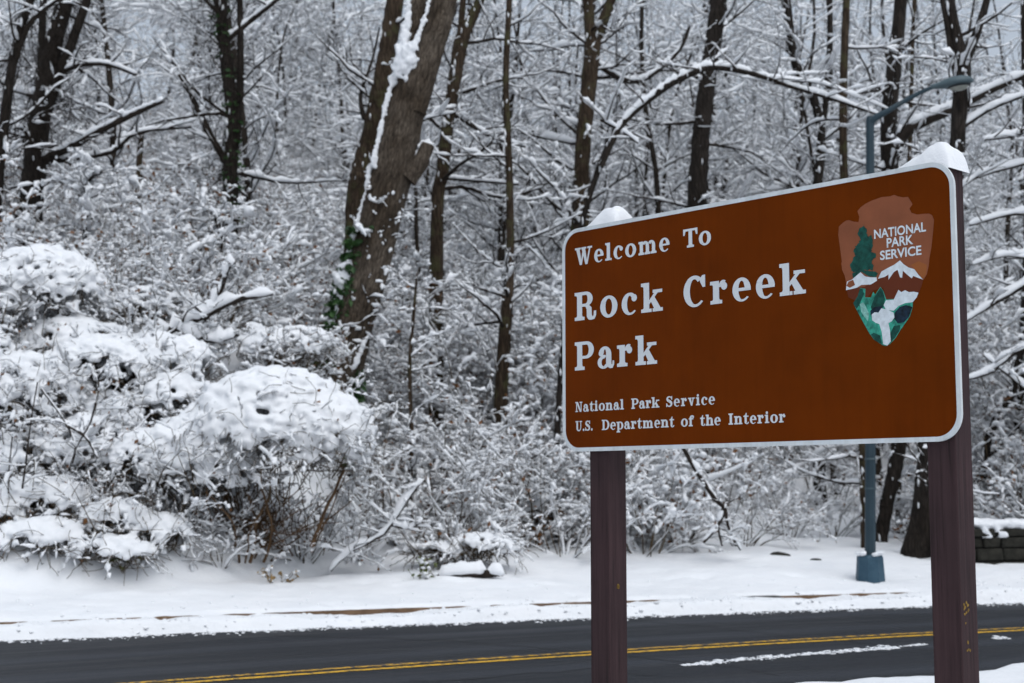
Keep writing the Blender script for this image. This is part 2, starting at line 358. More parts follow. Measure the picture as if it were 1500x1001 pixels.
V = np.stack([np.stack([xs, yk+a, np.full(500, b)], 1) for a, b in prof], 1); k = len(prof); i = (np.arange(499)[:, None]*k+np.arange(k-1)[None]).ravel()
g = Geo(); g.add(V.reshape(-1, 3), np.stack([i, i+k, i+k+1, i+1], 1)); tag(link('kerb', g.mesh('kerb', [KERBM], smooth=False)), 'brown stone kerb half buried in ploughed snow', kind='structure')
# strip of slush lying in the near lane
P = []
for px, py in ((1000, 975), (1060, 970), (1130, 963), (1210, 956), (1290, 950), (1340, 946), (1385, 942), (1440, 938), (1475, 935)):
    a = at(px, py, 10.); t = CAMZ/(CAMZ-a[2]); P.append((a[0]*t, a[1]*t))
P = np.array(P); rs = np.random.RandomState(5); n = 1300; s = rs.rand(n)*(len(P)-1)
c = np.stack([np.interp(s, range(len(P)), P[:, 0]), np.interp(s, range(len(P)), P[:, 1])+rs.normal(0, .045, n)*(1+1.4*vnoise(s, s*0, .6, 33))+vnoise(s, s*0, .8, 35)*.12, np.full(n, .004)], 1)
keep = (vnoise(s, s*0, .35, 34)+.5*rs.rand(n) > -.12+.45*sstep(4.4, 6.2, s)) & (rs.rand(n) < 1-.4*sstep(4.4, 5, s)); c = c[keep]; sz = (.004+.017*rs.rand(len(c))**2)[:, None]*np.array([[2.2, 1., .4]])
g = Geo(); blobs(g, c, sz, seed=3, rough=.25); tag(link('slush', g.mesh('slush', [SNOW])), 'thin broken strip of slush along the near lane', 'slush', kind='stuff')
# bits of slush scattered along the edge of the cleared asphalt
rs = np.random.RandomState(8); n = 1500; x = rs.uniform(-6.5, 8.5, n); y = edge_y(x)-np.abs(rs.normal(0, .16, n))+.05
g = Geo(); sz = (.006+.022*rs.rand(n)**3)[:, None]*np.array([[1.2, 1.2, .6]]); blobs(g, np.stack([x, y, np.full(n, .003)], 1), sz, seed=4)
n = 1500; x = rs.uniform(-6.5, 8.5, n); y = edge_y(x)+np.abs(rs.normal(0, .9, n))*np.where(rs.rand(n) < .5, .35, 1.3); sz = (.005+.022*rs.rand(n)**4)[:, None]*np.array([[1.3, 1.2, .7]])
blobs(g, np.stack([x, y, ground_z(x, y)], 1), sz, seed=14)
y = near_y(x)+np.abs(rs.normal(0, .25, n))-.2; blobs(g, np.stack([x, y, np.maximum(ground_z(x, y), 0)], 1)[:900], sz[:900], seed=15)
tag(link('snow_crumbs', g.mesh('snow_crumbs', [SNOW])), 'loose crumbs of snow along the asphalt edge', 'snow', kind='stuff')

# ------------------------------------------------------------------ growth of branches
def grow(S, p, d, L, r, lev, P, R):
    n = max(2, int(L/P['seg'][lev])); st = L/n; pts = [p]; rad = [r]; jit = P['jit'][lev]; tr = P['trop'][lev]
    mx = P['max']; pr = P['prob'][lev] if lev < mx else 0; ra = P['ratio']; x, y, z = p; dx, dy, dz = d; g = R.gauss
    for i in range(n):
        dx += g(0, jit); dy += g(0, jit); dz += g(0, jit)+tr
        l = math.sqrt(dx*dx+dy*dy+dz*dz) or 1; dx /= l; dy /= l; dz /= l
        x += dx*st; y += dy*st; z += dz*st; f = (i+1)/n; ri = max(r*(1-.8*f), .0042)
        pts.append((x, y, z)); rad.append(ri)
        if pr and f > P['bare'][lev]:
            k = pr
            while k > 0 and R.random() < k:
                k -= 1
                a = math.radians(R.uniform(*P['ang'])); ux, uy, uz = g(0, 1), g(0, 1), g(0, .8)
                q = ux*dx+uy*dy+uz*dz; ux -= q*dx; uy -= q*dy; uz -= q*dz; m = math.sqrt(ux*ux+uy*uy+uz*uz) or 1
                ca, sa = math.cos(a), math.sin(a)/m
                grow(S, (x, y, z), (dx*ca+ux*sa, dy*ca+uy*sa, dz*ca+uz*sa), L*ra*R.uniform(.55, 1.2)*(1.1-.5*f), ri*.62, lev+1, P, R)
    S.append((pts, rad, lev))
def dress(S, gb, gs, mb=0, ms=0, seed=0, w0=.012, kw=.8, gap=.17, tuft=.3, ksides=(8, 6, 4, 3, 3), tsize=(.010, .032), hk=1.35, bare=.32, thick=1.):
    """wood tubes into gb, snow ridges and tufts into gs"""
    for lev in range(5):
        pl = [(p, r) for p, r, l in S if l == lev]
        if lev >= 2 and thick != 1: pl = [(p, [q*thick for q in r]) for p, r in pl]
        if pl: tubes(gb, pl, ksides[lev], mb)
    for lv in (1, 2):
        pl = [(p, r) for p, r, l in S if (l == 1 if lv == 1 else l >= 2)]
        snow_on(gs, pl, ms, kw=kw, w0=w0, seed=seed+lv*17, gap=gap, hk=hk, fine=lv == 1, var=.42 if lv == 1 else .6, bare=0. if lv == 1 else bare)
    if tuft:
        tp = np.concatenate([np.asarray(p[1:]) for p, r, l in S if l >= 2] or [np.zeros((0, 3))]); rs = np.random.RandomState(seed+1)
        tp = tp[rs.rand(len(tp)) < tuft]; s = tsize[0]+(tsize[1]-tsize[0])*rs.rand(len(tp))**1.8
        blobs(gs, tp+np.stack([0*s, 0*s, s*.5], 1), np.stack([s*1.15, s*1.15, s*.72], 1), ms, seed=seed+2)
LIMB = dict(seg=(.3, .22, .14, .10, .10), jit=(.08, .13, .2, .26, .2), trop=(.0, .015, .01, -.005, -.01), prob=(.6, .8, .62, .0, 0), ratio=.45, ang=(30, 70), bare=(.1, .15, .1, 0, 0), max=3)
SHRUB = dict(seg=(.16, .11, .08, .07, .07), jit=(.10, .17, .24, .28, .2), trop=(-.03, -.035, -.02, -.01, 0), prob=(.6, .68, .5, 0, 0), ratio=.5, ang=(20, 75), bare=(.25, .1, .1, 0, 0), max=3)

def trunk_poly(pts, n=None):
    """smooth a coarse list of (x,y,z,r) into a dense polyline"""
    P = np.array(pts, float); k = len(P); n = n or max(8, int(np.linalg.norm(np.diff(P[:, :3], axis=0), axis=1).sum()/.18))
    s = np.linspace(0, k-1, n); i = np.clip(s.astype(int), 0, k-2); t = (s-i)[:, None]
    p0 = P[np.maximum(i-1, 0)]; p1 = P[i]; p2 = P[i+1]; p3 = P[np.minimum(i+2, k-1)]
    Q = .5*((2*p1)+(-p0+p2)*t+(2*p0-5*p1+4*p2-p3)*t*t+(-p0+3*p1-3*p2+p3)*t**3)
    return Q[:, :3], np.maximum(Q[:, 3], .004)
def px_poly(pts, Y, dY=0.):
    """photograph positions and widths (px) at distance Y -> (x,y,z,r)"""
    out = []
    n = len(pts)
    for j, (px, py, w) in enumerate(pts):
        yy = Y+dY*(j/max(1, n-1)); a = at(px, py, yy); out.append((*a, w*.5*yy/FPX))
    return out
def flare(P, R, k, rough, geo, m=0, seed=0):
    tubes(geo, [(P, R)], k, m, rough=rough, seed=seed)
def side_limbs(S, P, R, nb, rnd, L=(1.2, 3.2), f0=.15, prm=LIMB, rr=.35, up=(.0, .6)):
    n = len(P)
    for _ in range(nb):
        f = rnd.uniform(f0, 1); i = min(n-1, int(f*(n-1))); a = rnd.uniform(0, 6.283); e = rnd.uniform(*up)
        l = rnd.uniform(*L)*(1.1-.45*f)
        grow(S, tuple(P[i]), (math.cos(a)*math.cos(e), math.sin(a)*math.cos(e), math.sin(e)), l, min(R[i]*rr, .012+.012*l), 1, prm, rnd)
def plaster(geo, P, R, n, seed, sz=(.014, .045)):
    rs = np.random.RandomState(seed+500); i = rs.randint(0, len(P)-1, n); t = rs.rand(n)[:, None]; C = P[i]*(1-t)+P[i+1]*t; a = rs.normal(-2.3, .75, n); s = sz[0]+(sz[1]-sz[0])*rs.rand(n)**2; s = np.minimum(s, R[i]*.55)
    blobs(geo, C+(R[i]*.97)[:, None]*np.stack([np.cos(a), np.sin(a), a*0], 1), np.stack([s*.8, s*.5, s*2.0*(.5+rs.rand(n))], 1), 0, seed=seed, rough=.3)
def feature_tree(name, label, trunk, Y, limbs=(), nb=20, L=(1.2, 3.0), f0=.15, bmat=None, seed=0, cat='tree', dY=0., w0=.013, k=10, stems=(), group=None, extra=None, limb_tw=5, gap=.2, tuft=.3, prm=LIMB, rough=.05, limb_w0=.022, crown_mat=None):
    rnd = random.Random(seed); tp = px_poly(trunk, Y, dY)
    x, y = tp[0][0], tp[0][1]; zg = gz(x, y)
    if tp[0][2] > zg-.1: tp = [(x, y, zg-.25, tp[0][3]*1.35)]+tp
    root = empty(name, (x, y, zg)); tag(root, label, cat, group); o = np.array([x, y, zg])
    P, R = trunk_poly(tp); gt = Geo(); tubes(gt, [(P, R)], k, 0, rough=rough, seed=seed)
    S = []
    side_limbs(S, P, R, nb, rnd, L, f0, prm)
    for st in stems:
        SP, SR = trunk_poly(px_poly(st, Y+dY)); tubes(gt, [(SP, SR)], k, 0, rough=rough, seed=seed+1); side_limbs(S, SP, SR, max(2, nb//4), rnd, L, .1, prm)
    T2 = []; gb = Geo(); gs = Geo()
    for lm in limbs:
        dy = 0.
        if isinstance(lm, tuple): lm, dy = lm
        LP, LR = trunk_poly(px_poly(lm, Y+dY*.5, dy)); T2.append((LP, LR)); side_limbs(S, LP, LR, limb_tw, rnd, (.5, 1.4), .1, prm, rr=.5)
    link('trunk', gt.mesh('trunk', [bmat or BARK_MID], origin=o), parent=root)
    if T2:
        tubes(gb, T2, 7); 
        snow_on(gs, T2, 0, kw=.72, w0=limb_w0*.75, seed=seed+9, gap=.02, hk=1.5, var=.2, sec=SEC7)
    plaster(gs, P, R, int(len(P)*.6), seed)
    if S: dress(S, gb, gs, seed=seed, w0=w0*1.15, gap=gap, tuft=tuft)
    if gb.V: link('crown', gb.mesh('crown', [crown_mat or TWIG], origin=o), parent=root)
    if gs.V: link('snow', gs.mesh('snow', [SNOWB], origin=o), parent=root)
    if extra: extra(root, o, P, R, rnd)
    return root

# ------------------------------------------------------------------ the park sign
SL = np.array([.28379, 7.82422, 1.71513]); SW, SH = 2.3924, 1.22
EX = np.array([.68315107, -.73027708, 0]); EN = np.array([-.73027708, -.68315107, 0]); EZ = np.array([0, 0, 1.])
def sp(u, v, w): return SL+EX*u+EZ*v+EN*w        # sign coordinates: along, up, towards the viewer
def sign_mat(name, c, rough=.38, var=.12, spec=.4, grime=0, scale=2.2):
    m, nt, b = newmat(name); tc = N(nt, 'TexCoord'); n = N(nt, 'TexNoise', Scale=scale, Detail=5, Roughness=.6); nt.links.new(tc.outputs['Object'], n.inputs['Vector'])
    r = ramp(nt, [(.3, tuple(v*(1-var) for v in c)), (.7, tuple(min(1, v*(1+var)) for v in c))]); nt.links.new(n.outputs[0], r.inputs[0])
    out = r
    if grime:       # rain streaks and road film
        mp = N(nt, 'Mapping'); mp.inputs['Scale'].default_value = (1, 1, .05); nt.links.new(tc.outputs['Object'], mp.inputs[0]); n5 = N(nt, 'TexNoise', Scale=26, Detail=6, Roughness=.7); nt.links.new(mp.outputs[0], n5.inputs['Vector'])
        r5 = ramp(nt, [(.36, (1-grime, 1-grime, 1-grime)), (.5, (1, 1, 1)), (.72, (1+grime, 1+grime*1.3, 1+grime*2))]); nt.links.new(n5.outputs[0], r5.inputs[0]); out = N(nt, 'MixRGB', blend_type='MULTIPLY'); out.inputs[0].default_value = 1; nt.links.new(r.outputs[0], out.inputs[1]); nt.links.new(r5.outputs[0], out.inputs[2])
    nt.links.new(out.outputs[0], b.inputs['Base Color']); b.inputs['Roughness'].default_value = rough; b.inputs['Specular IOR Level'].default_value = spec
    n2 = N(nt, 'TexNoise', Scale=60, Detail=3); nt.links.new(tc.outputs['Object'], n2.inputs['Vector'])
    bp = N(nt, 'Bump', Strength=.04, Distance=.002); nt.links.new(n2.outputs[0], bp.inputs['Height']); nt.links.new(bp.outputs[0], b.inputs['Normal'])
    return m
M_BROWN = sign_mat('brown_sign_sheeting', (.116, .0215, .0004), rough=.55, var=.16, spec=.04, grime=.05)
M_LET = sign_mat('white_reflective_lettering', (.60, .63, .655), rough=.6, var=.05, spec=.2)
M_BORD = sign_mat('grey_white_sign_border', (.58, .615, .63), rough=.6, var=.10, spec=.2, grime=.08, scale=9)
def post_mat():
    m, nt, b = newmat('maroon_stained_timber'); tc = N(nt, 'TexCoord'); mp = N(nt, 'Mapping'); mp.inputs['Scale'].default_value = (1, 1, .035)
    nt.links.new(tc.outputs['Object'], mp.inputs[0]); n = N(nt, 'TexNoise', Scale=45, Detail=6, Roughness=.65); nt.links.new(mp.outputs[0], n.inputs['Vector'])
    n2 = N(nt, 'TexNoise', Scale=2.5, Detail=4); nt.links.new(tc.outputs['Object'], n2.inputs['Vector'])
    r = ramp(nt, [(.30, (.012, .0062, .0066)), (.44, (.033, .0165, .0185)), (.75, (.049, .027, .029))]); nt.links.new(n.outputs[0], r.inputs[0])
    r2 = ramp(nt, [(.35, (.8, .8, .8)), (.65, (1.15, 1.12, 1.12))]); nt.links.new(n2.outputs[0], r2.inputs[0])
    mx = N(nt, 'MixRGB', blend_type='MULTIPLY'); mx.inputs[0].default_value = 1; nt.links.new(r.outputs[0], mx.inputs[1]); nt.links.new(r2.outputs[0], mx.inputs[2])
    nt.links.new(mx.outputs[0], b.inputs['Base Color']); b.inputs['Roughness'].default_value = .75; b.inputs['Specular IOR Level'].default_value = .25
    bp = N(nt, 'Bump', Strength=.55, Distance=.006); nt.links.new(n.outputs[0], bp.inputs['Height']); nt.links.new(bp.outputs[0], b.inputs['Normal'])
    return m
M_POST = post_mat()
sgx, sgy = float((sp(1.2, 0, 0))[0]), float((sp(1.2, 0, 0))[1])
SO = np.array([sgx, sgy, gz(sgx, sgy)])
sign = empty('park_sign', SO); tag(sign, 'large brown park welcome sign with white lettering on two maroon timber posts', 'sign')
def rrect(u0, v0, u1, v1, r, n=8):
    out = []
    for cu, cv, a0 in ((u1-r, v1-r, 0), (u0+r, v1-r, 90), (u0+r, v0+r, 180), (u1-r, v0+r, 270)):
        for k in range(n+1): a = math.radians(a0+90*k/n); out.append((cu+r*math.cos(a), cv+r*math.sin(a)))
    return out
def prism(name, outline, w0, w1, mat, parent, bev=0, o=SO):
    bm = bmesh.new(); f = bm.faces.new([bm.verts.new(tuple(sp(u, v, w0)-o)) for u, v in outline])
    b = bm.faces.new([bm.verts.new(tuple(sp(u, v, w1)-o)) for u, v in outline]); n = len(outline)
    fv, bv = list(f.verts), list(b.verts)
    for i in range(n): bm.faces.new((fv[i], fv[(i+1) % n], bv[(i+1) % n], bv[i]))
    bmesh.ops.recalc_face_normals(bm, faces=bm.faces)
    if bev: bmesh.ops.bevel(bm, geom=[e for e in bm.edges if len(e.link_faces) == 2 and e.calc_face_angle() > .5], offset=bev, segments=2, affect='EDGES', profile=.5)
    me = bpy.data.meshes.new(name); bm.to_mesh(me); bm.free()
    return link(name, me, mat, parent)
panel = prism('panel', rrect(0, 0, SW, SH, .115), 0, -.02, M_BROWN, sign)
# border: a raised rounded band set on the panel
bm = bmesh.new(); oo = rrect(-.004, -.004, SW+.004, SH+.004, .119, 10); io = rrect(.0170, .0170, SW-.0170, SH-.0170, .098, 10); n = len(oo)
rows = [[bm.verts.new(tuple(sp(u, v, w)-SO)) for u, v in ol] for ol, w in ((oo, -.012), (oo, .003), (io, .003), (io, .0005))]
for a, b in zip(rows[:-1], rows[1:]):
    for i in range(n): bm.faces.new((a[i], a[(i+1) % n], b[(i+1) % n], b[i]))
bmesh.ops.recalc_face_normals(bm, faces=bm.faces); me = bpy.data.meshes.new('border'); bm.to_mesh(me); bm.free(); link('border', me, M_BORD, sign)
for u0, u1 in ((.177, .315), (2.213, 2.351)):
    zb = -.6-SL[2]
    p = prism('post', [(u0, zb), (u1, zb), (u1, SH-.01), (u0, SH-.01)], -.0205, -.160, M_POST, sign, bev=.006)
    if u0 < 1: p['label'] = 'timber post at the far, left end of the sign'
    else: p['label'] = 'timber post at the near, right end of the sign'
# --- lettering: a slab serif alphabet drawn from stems, serifs, bowls and strokes (cap height 1)
XH, SFT, TS = .74, .115, .25
def rect(x0, y0, x1, y1): return [[(x0, y0), (x1, y0), (x1, y1), (x0, y1)]]
def disc(cx, cy, r, n=16): return [[(cx+r*math.cos(6.2832*k/n), cy+r*math.sin(6.2832*k/n)) for k in range(n)]]
def ring(cx, cy, rx, ry, tx, ty, a0=0, a1=360, taper=None):
    n = max(6, int(abs(a1-a0)/9)); out = []; O = []; I = []
    for k in range(n+1):
        f = k/n; a = math.radians(a0+(a1-a0)*f); c, s = math.cos(a), math.sin(a); tt = 1.
        if taper: tt = taper(f)
        O.append((cx+rx*c, cy+ry*s)); I.append((cx+(rx-tx*tt)*c, cy+(ry-ty*tt)*s))
    return [[O[k], O[k+1], I[k+1], I[k]] for k in range(n)]
def stroke(pts, ws, n=28):
    P = np.array([(*p, w) for p, w in zip(pts, ws)], float); k = len(P); s = np.linspace(0, k-1, n); i = np.clip(s.astype(int), 0, k-2); t = (s-i)[:, None]
    p0 = P[np.maximum(i-1, 0)]; p1 = P[i]; p2 = P[i+1]; p3 = P[np.minimum(i+2, k-1)]
    Q = .5*((2*p1)+(-p0+p2)*t+(2*p0-5*p1+4*p2-p3)*t*t+(-p0+3*p1-3*p2+p3)*t**3)
    T = np.gradient(Q[:, :2], axis=0); T /= np.linalg.norm(T, axis=1, keepdims=True); Nn = np.stack([-T[:, 1], T[:, 0]], 1)
    A = Q[:, :2]+Nn*Q[:, 2:]/2; B = Q[:, :2]-Nn*Q[:, 2:]/2
    return [[tuple(A[j]), tuple(B[j]), tuple(B[j+1]), tuple(A[j+1])] for j in range(n-1)]
def serif(x0, x1, y, h=SFT): return rect(x0, y, x1, y+h)
def brk(x, y, sx, sy, r=.06): return [[(x, y), (x+sx*r, y), (x+sx*r*.3, y+sy*r*.3), (x, y+sy*r)]]
def stem(x, y0, y1, top='', bot='', w=TS, ov=.115):
    o = rect(x, y0, x+w, y1)
    if 'l' in top: o += rect(x-ov, y1-SFT, x, y1)+brk(x, y1-SFT, -1, -1)
    if 'r' in top: o += rect(x+w, y1-SFT, x+w+ov, y1)+brk(x+w, y1-SFT, 1, -1)
    if 'l' in bot: o += rect(x-ov, y0, x, y0+SFT)+brk(x, y0+SFT, -1, 1)
    if 'r' in bot: o += rect(x+w, y0, x+w+ov, y0+SFT)+brk(x+w, y0+SFT, 1, 1)
    return o
tap = lambda f: 1-.62*max(0, (f-.72)/.28)
G = {}
G['o'] = (.82, ring(.41, .365, .41, .385, .25, .105))
G['e'] = (.72, ring(.365, .365, .365, .385, .24, .105, 0, 318, tap)+rect(.15, .32, .725, .42))
G['c'] = (.71, ring(.37, .365, .37, .385, .25, .105, 52, 318, tap)+disc(.575, .555, .125))
G['C'] = (.93, ring(.47, .5, .47, .52, .27, .12, 48, 318, tap)+[[(.70, .90), (.80, 1.0), (.92, 1.01), (.92, .61), (.81, .61), (.70, .80)]])
G['R'] = (1.05, stem(.12, 0, 1, 'l', 'lr')+rect(.37, .885, .56, 1)+rect(.37, .475, .56, .575)+ring(.55, .7375, .34, .2625, .25, .11, -90, 90)
          + [[(.50, .50), (.70, .52), (.83, .42), (.84, .17), (.87, .10), (.90, .10), (.93, .16), (.94, .29), (1.05, .29), (1.05, .13), (.97, .0), (.82, -.025), (.68, .0), (.60, .10), (.59, .36), (.55, .45), (.50, .475)]])
G['P'] = (.94, stem(.12, 0, 1, 'l', 'lr')+rect(.37, .885, .58, 1)+rect(.37, .395, .58, .495)+ring(.57, .6975, .37, .3025, .25, .11, -90, 90))
G['D'] = (1.02, stem(.12, 0, 1, 'l', 'l')+rect(.37, .885, .5, 1)+rect(.37, 0, .5, .115)+ring(.48, .5, .53, .5, .26, .115, -90, 90))
G['k'] = (.94, stem(.10, 0, 1, 'l', 'l')+rect(.35, 0, .455, SFT)+[[(.33, .24), (.33, .38), (.60, .66), (.76, .66)]]+[[(.40, .40), (.56, .54), (.86, .10), (.57, .10)]]+rect(.51, XH-.11, .93, XH)+rect(.50, 0, .95, SFT))
G['r'] = (.68, stem(.10, 0, XH, 'l', 'lr')+ring(.52, .53, .19, .225, .10, .12, 60, 178)+disc(.555, .555, .125))
G['a'] = (.78, stem(.41, .07, .50)+ring(.36, .47, .30, .285, .245, .105, 0, 165)+disc(.175, .525, .115)+ring(.29, .205, .28, .225, .19, .095, 70, 330)+stroke([(.40, .40), (.32, .42), (.24, .40)], [.08, .09, .10], 8)
          + [[(.41, .22), (.66, .22), (.67, .12), (.70, .11), (.71, .15), (.71, .24), (.79, .24), (.79, .10), (.72, -.01), (.60, -.02), (.50, .03), (.44, .1)]])
G['l'] = (.46, stem(.10, 0, 1, 'l', 'lr'))
G['i'] = (.46, stem(.10, 0, XH, 'l', 'lr')+disc(.225, .91, .125))
G['n'] = (.93, stem(.10, 0, XH, 'l', 'lr', ov=.10)+stem(.58, 0, .48, '', 'lr', ov=.10)+ring(.52, .46, .31, .285, .25, .13, 0, 150))
G['h'] = (.93, stem(.10, 0, 1, 'l', 'lr', ov=.10)+stem(.58, 0, .48, '', 'lr', ov=.10)+ring(.52, .46, .31, .285, .25, .13, 0, 150))
G['m'] = (1.36, stem(.10, 0, XH, 'l', 'lr', w=.235, ov=.09)+stem(.545, 0, .48, '', 'lr', w=.235, ov=.09)+stem(.99, 0, .48, '', 'lr', w=.235, ov=.09)+ring(.50, .46, .28, .285, .235, .13, 0, 150)+ring(.945, .46, .28, .285, .235, .13, 0, 150))
G['t'] = (.58, rect(.12, .15, .36, .76)+[[(.36, .63), (.36, .98), (.27, .98), (.20, .82), (.06, .74), (.06, .63)]]+rect(0, XH-.11, .56, XH)+ring(.36, .18, .24, .20, .24, .11, 180, 360, lambda f: 1-.5*f))
G['f'] = (.62, stem(.10, 0, .80, '', 'lr')+rect(0, XH-.11, .55, XH)+ring(.40, .78, .30, .24, .25, .11, 60, 180)+disc(.52, .86, .11))
G['p'] = (.88, stem(.10, -.30, XH, 'l', 'lr')+ring(.46, .365, .42, .385, .25, .105, -150, 150))
G['v'] = (.80, [[(.06, .70), (.34, .70), (.52, -.01), (.36, -.01)], [(.57, .70), (.69, .70), (.50, -.01), (.38, -.01)]]+rect(0, XH-.1, .42, XH)+rect(.48, XH-.1, .80, XH))
G['W'] = (1.36, [[(.08, .95), (.36, .95), (.55, -.01), (.38, -.01)], [(.62, .95), (.74, .95), (.55, -.01), (.44, -.01)], [(.52, .95), (.80, .95), (.99, -.01), (.82, -.01)], [(1.12, .95), (1.24, .95), (.99, -.01), (.88, -.01)]]+rect(0, .89, .46, 1)+rect(.50, .89, .90, 1)+rect(.98, .89, 1.36, 1))
G['T'] = (.98, stem(.365, 0, .95, '', 'lr')+rect(0, .88, .98, 1)+[[(0, .66), (.10, .66), (.17, .88), (0, .88)], [(.98, .66), (.88, .66), (.81, .88), (.98, .88)]])
G['N'] = (.98, rect(.12, .05, .235, .95)+rect(.74, .0, .855, .95)+[[(.10, 1.), (.36, 1.), (.855, 0), (.62, 0)]]+rect(0, .89, .30, 1)+rect(0, 0, .36, .11)+rect(.60, .89, .98, 1))
G['S'] = (.80, stroke([(.70, .72), (.60, .88), (.40, .945), (.20, .86), (.16, .72), (.28, .59), (.50, .48), (.65, .33), (.60, .14), (.40, .055), (.20, .11), (.09, .28)], [.09, .11, .115, .17, .22, .26, .27, .24, .19, .115, .11, .09], 40)+rect(.665, .66, .765, 1.0)+rect(.03, 0, .13, .34))
G['U'] = (.98, rect(.11, .32, .36, 1)+rect(.73, .32, .85, 1)+ring(.48, .33, .37, .355, .25, .12, 180, 270)+ring(.48, .33, .37, .355, .12, .12, 270, 360)+rect(0, .89, .47, 1)+rect(.60, .89, .98, 1))
G['I'] = (.52, stem(.13, 0, 1, 'lr', 'lr', w=.26, ov=.13))
G['.'] = (.26, disc(.13, .105, .125))
def lettering(words, base, cap, root):
    lay = 0
    for w, u0, u1 in words:
        tot = sum(G[c][0] for c in w)*cap; sx = 1.; gapn = max(1, len(w)-1); ls = (u1-u0-tot)/gapn
        if ls < .06*cap: sx = (u1-u0-.06*cap*gapn)/tot; ls = .06*cap
        if w == 'U.S.': sx = min(sx, .9); ls = (u1-u0-tot*sx)/gapn
        u = u0
        for c in w:
            g = Geo()
            for poly in G[c][1]:
                lay = (lay+1) % 24; wz = .0012+lay*.00005
                V = np.array([sp(u+x*cap*sx, base+y*cap, wz)-SO for x, y in poly]); a = 0
                m = len(poly); A = sum(poly[i][0]*poly[(i+1) % m][1]-poly[(i+1) % m][0]*poly[i][1] for i in range(m))
                if A < 0: V = V[::-1]; 
                if m == 4: g.add(V, [[0, 1, 2, 3]])
                elif m == 16: g.add(V, T=[[0, i, i+1] for i in range(1, m-1)])
                else: ngons.append((g, V)); 
            link('letter', g.mesh('letter', [M_LET], smooth=False), parent=root); u += G[c][0]*cap*sx+ls
import mathutils
class NG(list):
    def append(s, it):
        g, V = it; ln = [Vector((float((v+SO-SL)@EX), float(v[2]), 0)) for v in V]
        g.add(V, T=[list(t) for t in mathutils.geometry.tessellate_polygon([ln])])
ngons = NG()
for words, base, cap, lab in (([('Welcome', .095, .777), ('To', .870, 1.051)], 1.018, .096, 'lettering that reads Welcome To'),
                              ([('Rock', .090, .726), ('Creek', .867, 1.613)], .711, .155, 'large lettering that reads Rock Creek'),
                              ([('Park', .089, .683)], .438, .155, 'large lettering that reads Park'),
                              ([('National', .092, .449), ('Park', .502, .696), ('Service', .742, 1.06)], .211, .0545, 'small lettering that reads National Park Service'),
                              ([('U.S.', .094, .222), ('Department', .290, .795), ('of', .840, .925), ('the', .964, 1.094), ('Interior', 1.143, 1.483)], .107, .0545, 'small lettering that reads U.S. Department of the Interior')):
    o = empty('lettering'); o.parent = sign; o['label'] = lab; lettering(words, base, cap, o)
# --- the arrowhead emblem: flat printed shapes, one sheet over another
def suv(px, py):
    d = np.array([(px-750)/FPX, 0, 0])+F_+U_*(500.5-py)/FPX; t = ((SL-np.array([0, 0, CAMZ]))@EN)/(d@EN); P = np.array([0, 0, CAMZ])+d*t-SL
    return float(P@EX), float(P[2])
A5 = lambda pts: [(1220+x/8.344, 270+y/8.344) for x, y in pts]
A6 = lambda pts: [(1220+x/7.15, 380+y/7.15) for x, y in pts]
def sheet(name, pts, w, mat, parent):
    uvs = [suv(*p) for p in pts]; V = [sp(u, v, w)-SO for u, v in uvs]
    tr = [list(t) for t in mathutils.geometry.tessellate_polygon([[Vector((u, v, 0)) for u, v in uvs]])]
    out = []
    for a, b, c in tr:
        (ua, va), (ub, vb), (uc, vc) = uvs[a], uvs[b], uvs[c]
        out.append([a, b, c] if (ub-ua)*(vc-va)-(uc-ua)*(vb-va) > 0 else [a, c, b])
    g = Geo(); g.add(V, T=out); return link(name, g.mesh(name, [mat], smooth=False), parent=parent)
M_TAN = sign_mat('emblem_tan', (.225, .072, .032), .6, .12, .2, scale=8); M_DKB = sign_mat('emblem_dark_brown', (.11, .022, .006), .6, .1, .2)
M_FOR = sign_mat('emblem_forest_green', (.006, .060, .046), .6, .55, .2, scale=38); M_GRN = sign_mat('emblem_meadow_green', (.03, .24, .175), .6, .8, .2, scale=30)
M_MINT = sign_mat('emblem_pale_green', (.20, .42, .37), .6, .5, .2, scale=45); M_NAVY = sign_mat('emblem_dark_blue', (.006, .016, .030), .6, .9, .2, scale=40); M_EW = sign_mat('emblem_white', (.60, .66, .70), .6, .16, .2, scale=40); M_OR = sign_mat('emblem_rust', (.27, .085, .022), .6, .2, .2)
top = A5([(75, 520), (120, 475), (165, 445), (200, 440), (260, 460), (316, 464), (325, 400), (302, 330), (340, 285), (400, 240), (480, 200), (600, 158), (700, 150), (750, 131), (800, 150), (860, 162), (920, 155), (945, 195), (976, 245), (938, 300), (962, 350), (1030, 372), (1100, 364), (1175, 360), (1215, 380), (1238, 435), (1225, 600), (1205, 780), (1182, 900)])
emb = sheet('emblem', top+A6([(1010, 20), (1005, 70), (985, 160), (950, 215), (900, 300), (140, 300), (140, 240), (125, 170), (98, 110), (90, 40)])+A5([(112, 950), (92, 800), (68, 620)]), .0012, M_TAN, sign)
emb['label'] = 'arrowhead emblem with tree, mountain and lake'
E6 = lambda n, p, w, m: sheet(n, A6(p), w, m, emb)
E6('mountain', [(470, 215), (540, 120), (640, 60), (705, 15), (760, 70), (850, 105), (948, 215), (928, 290), (905, 345), (690, 330), (650, 430), (560, 430), (530, 300), (420, 330), (350, 420), (230, 430), (165, 400), (145, 320), (240, 300), (330, 290)], .0014, M_DKB)
E6('rust_slope', [(820, 60), (900, 20), (985, 60), (980, 150), (948, 205), (880, 130)], .0013, M_OR)
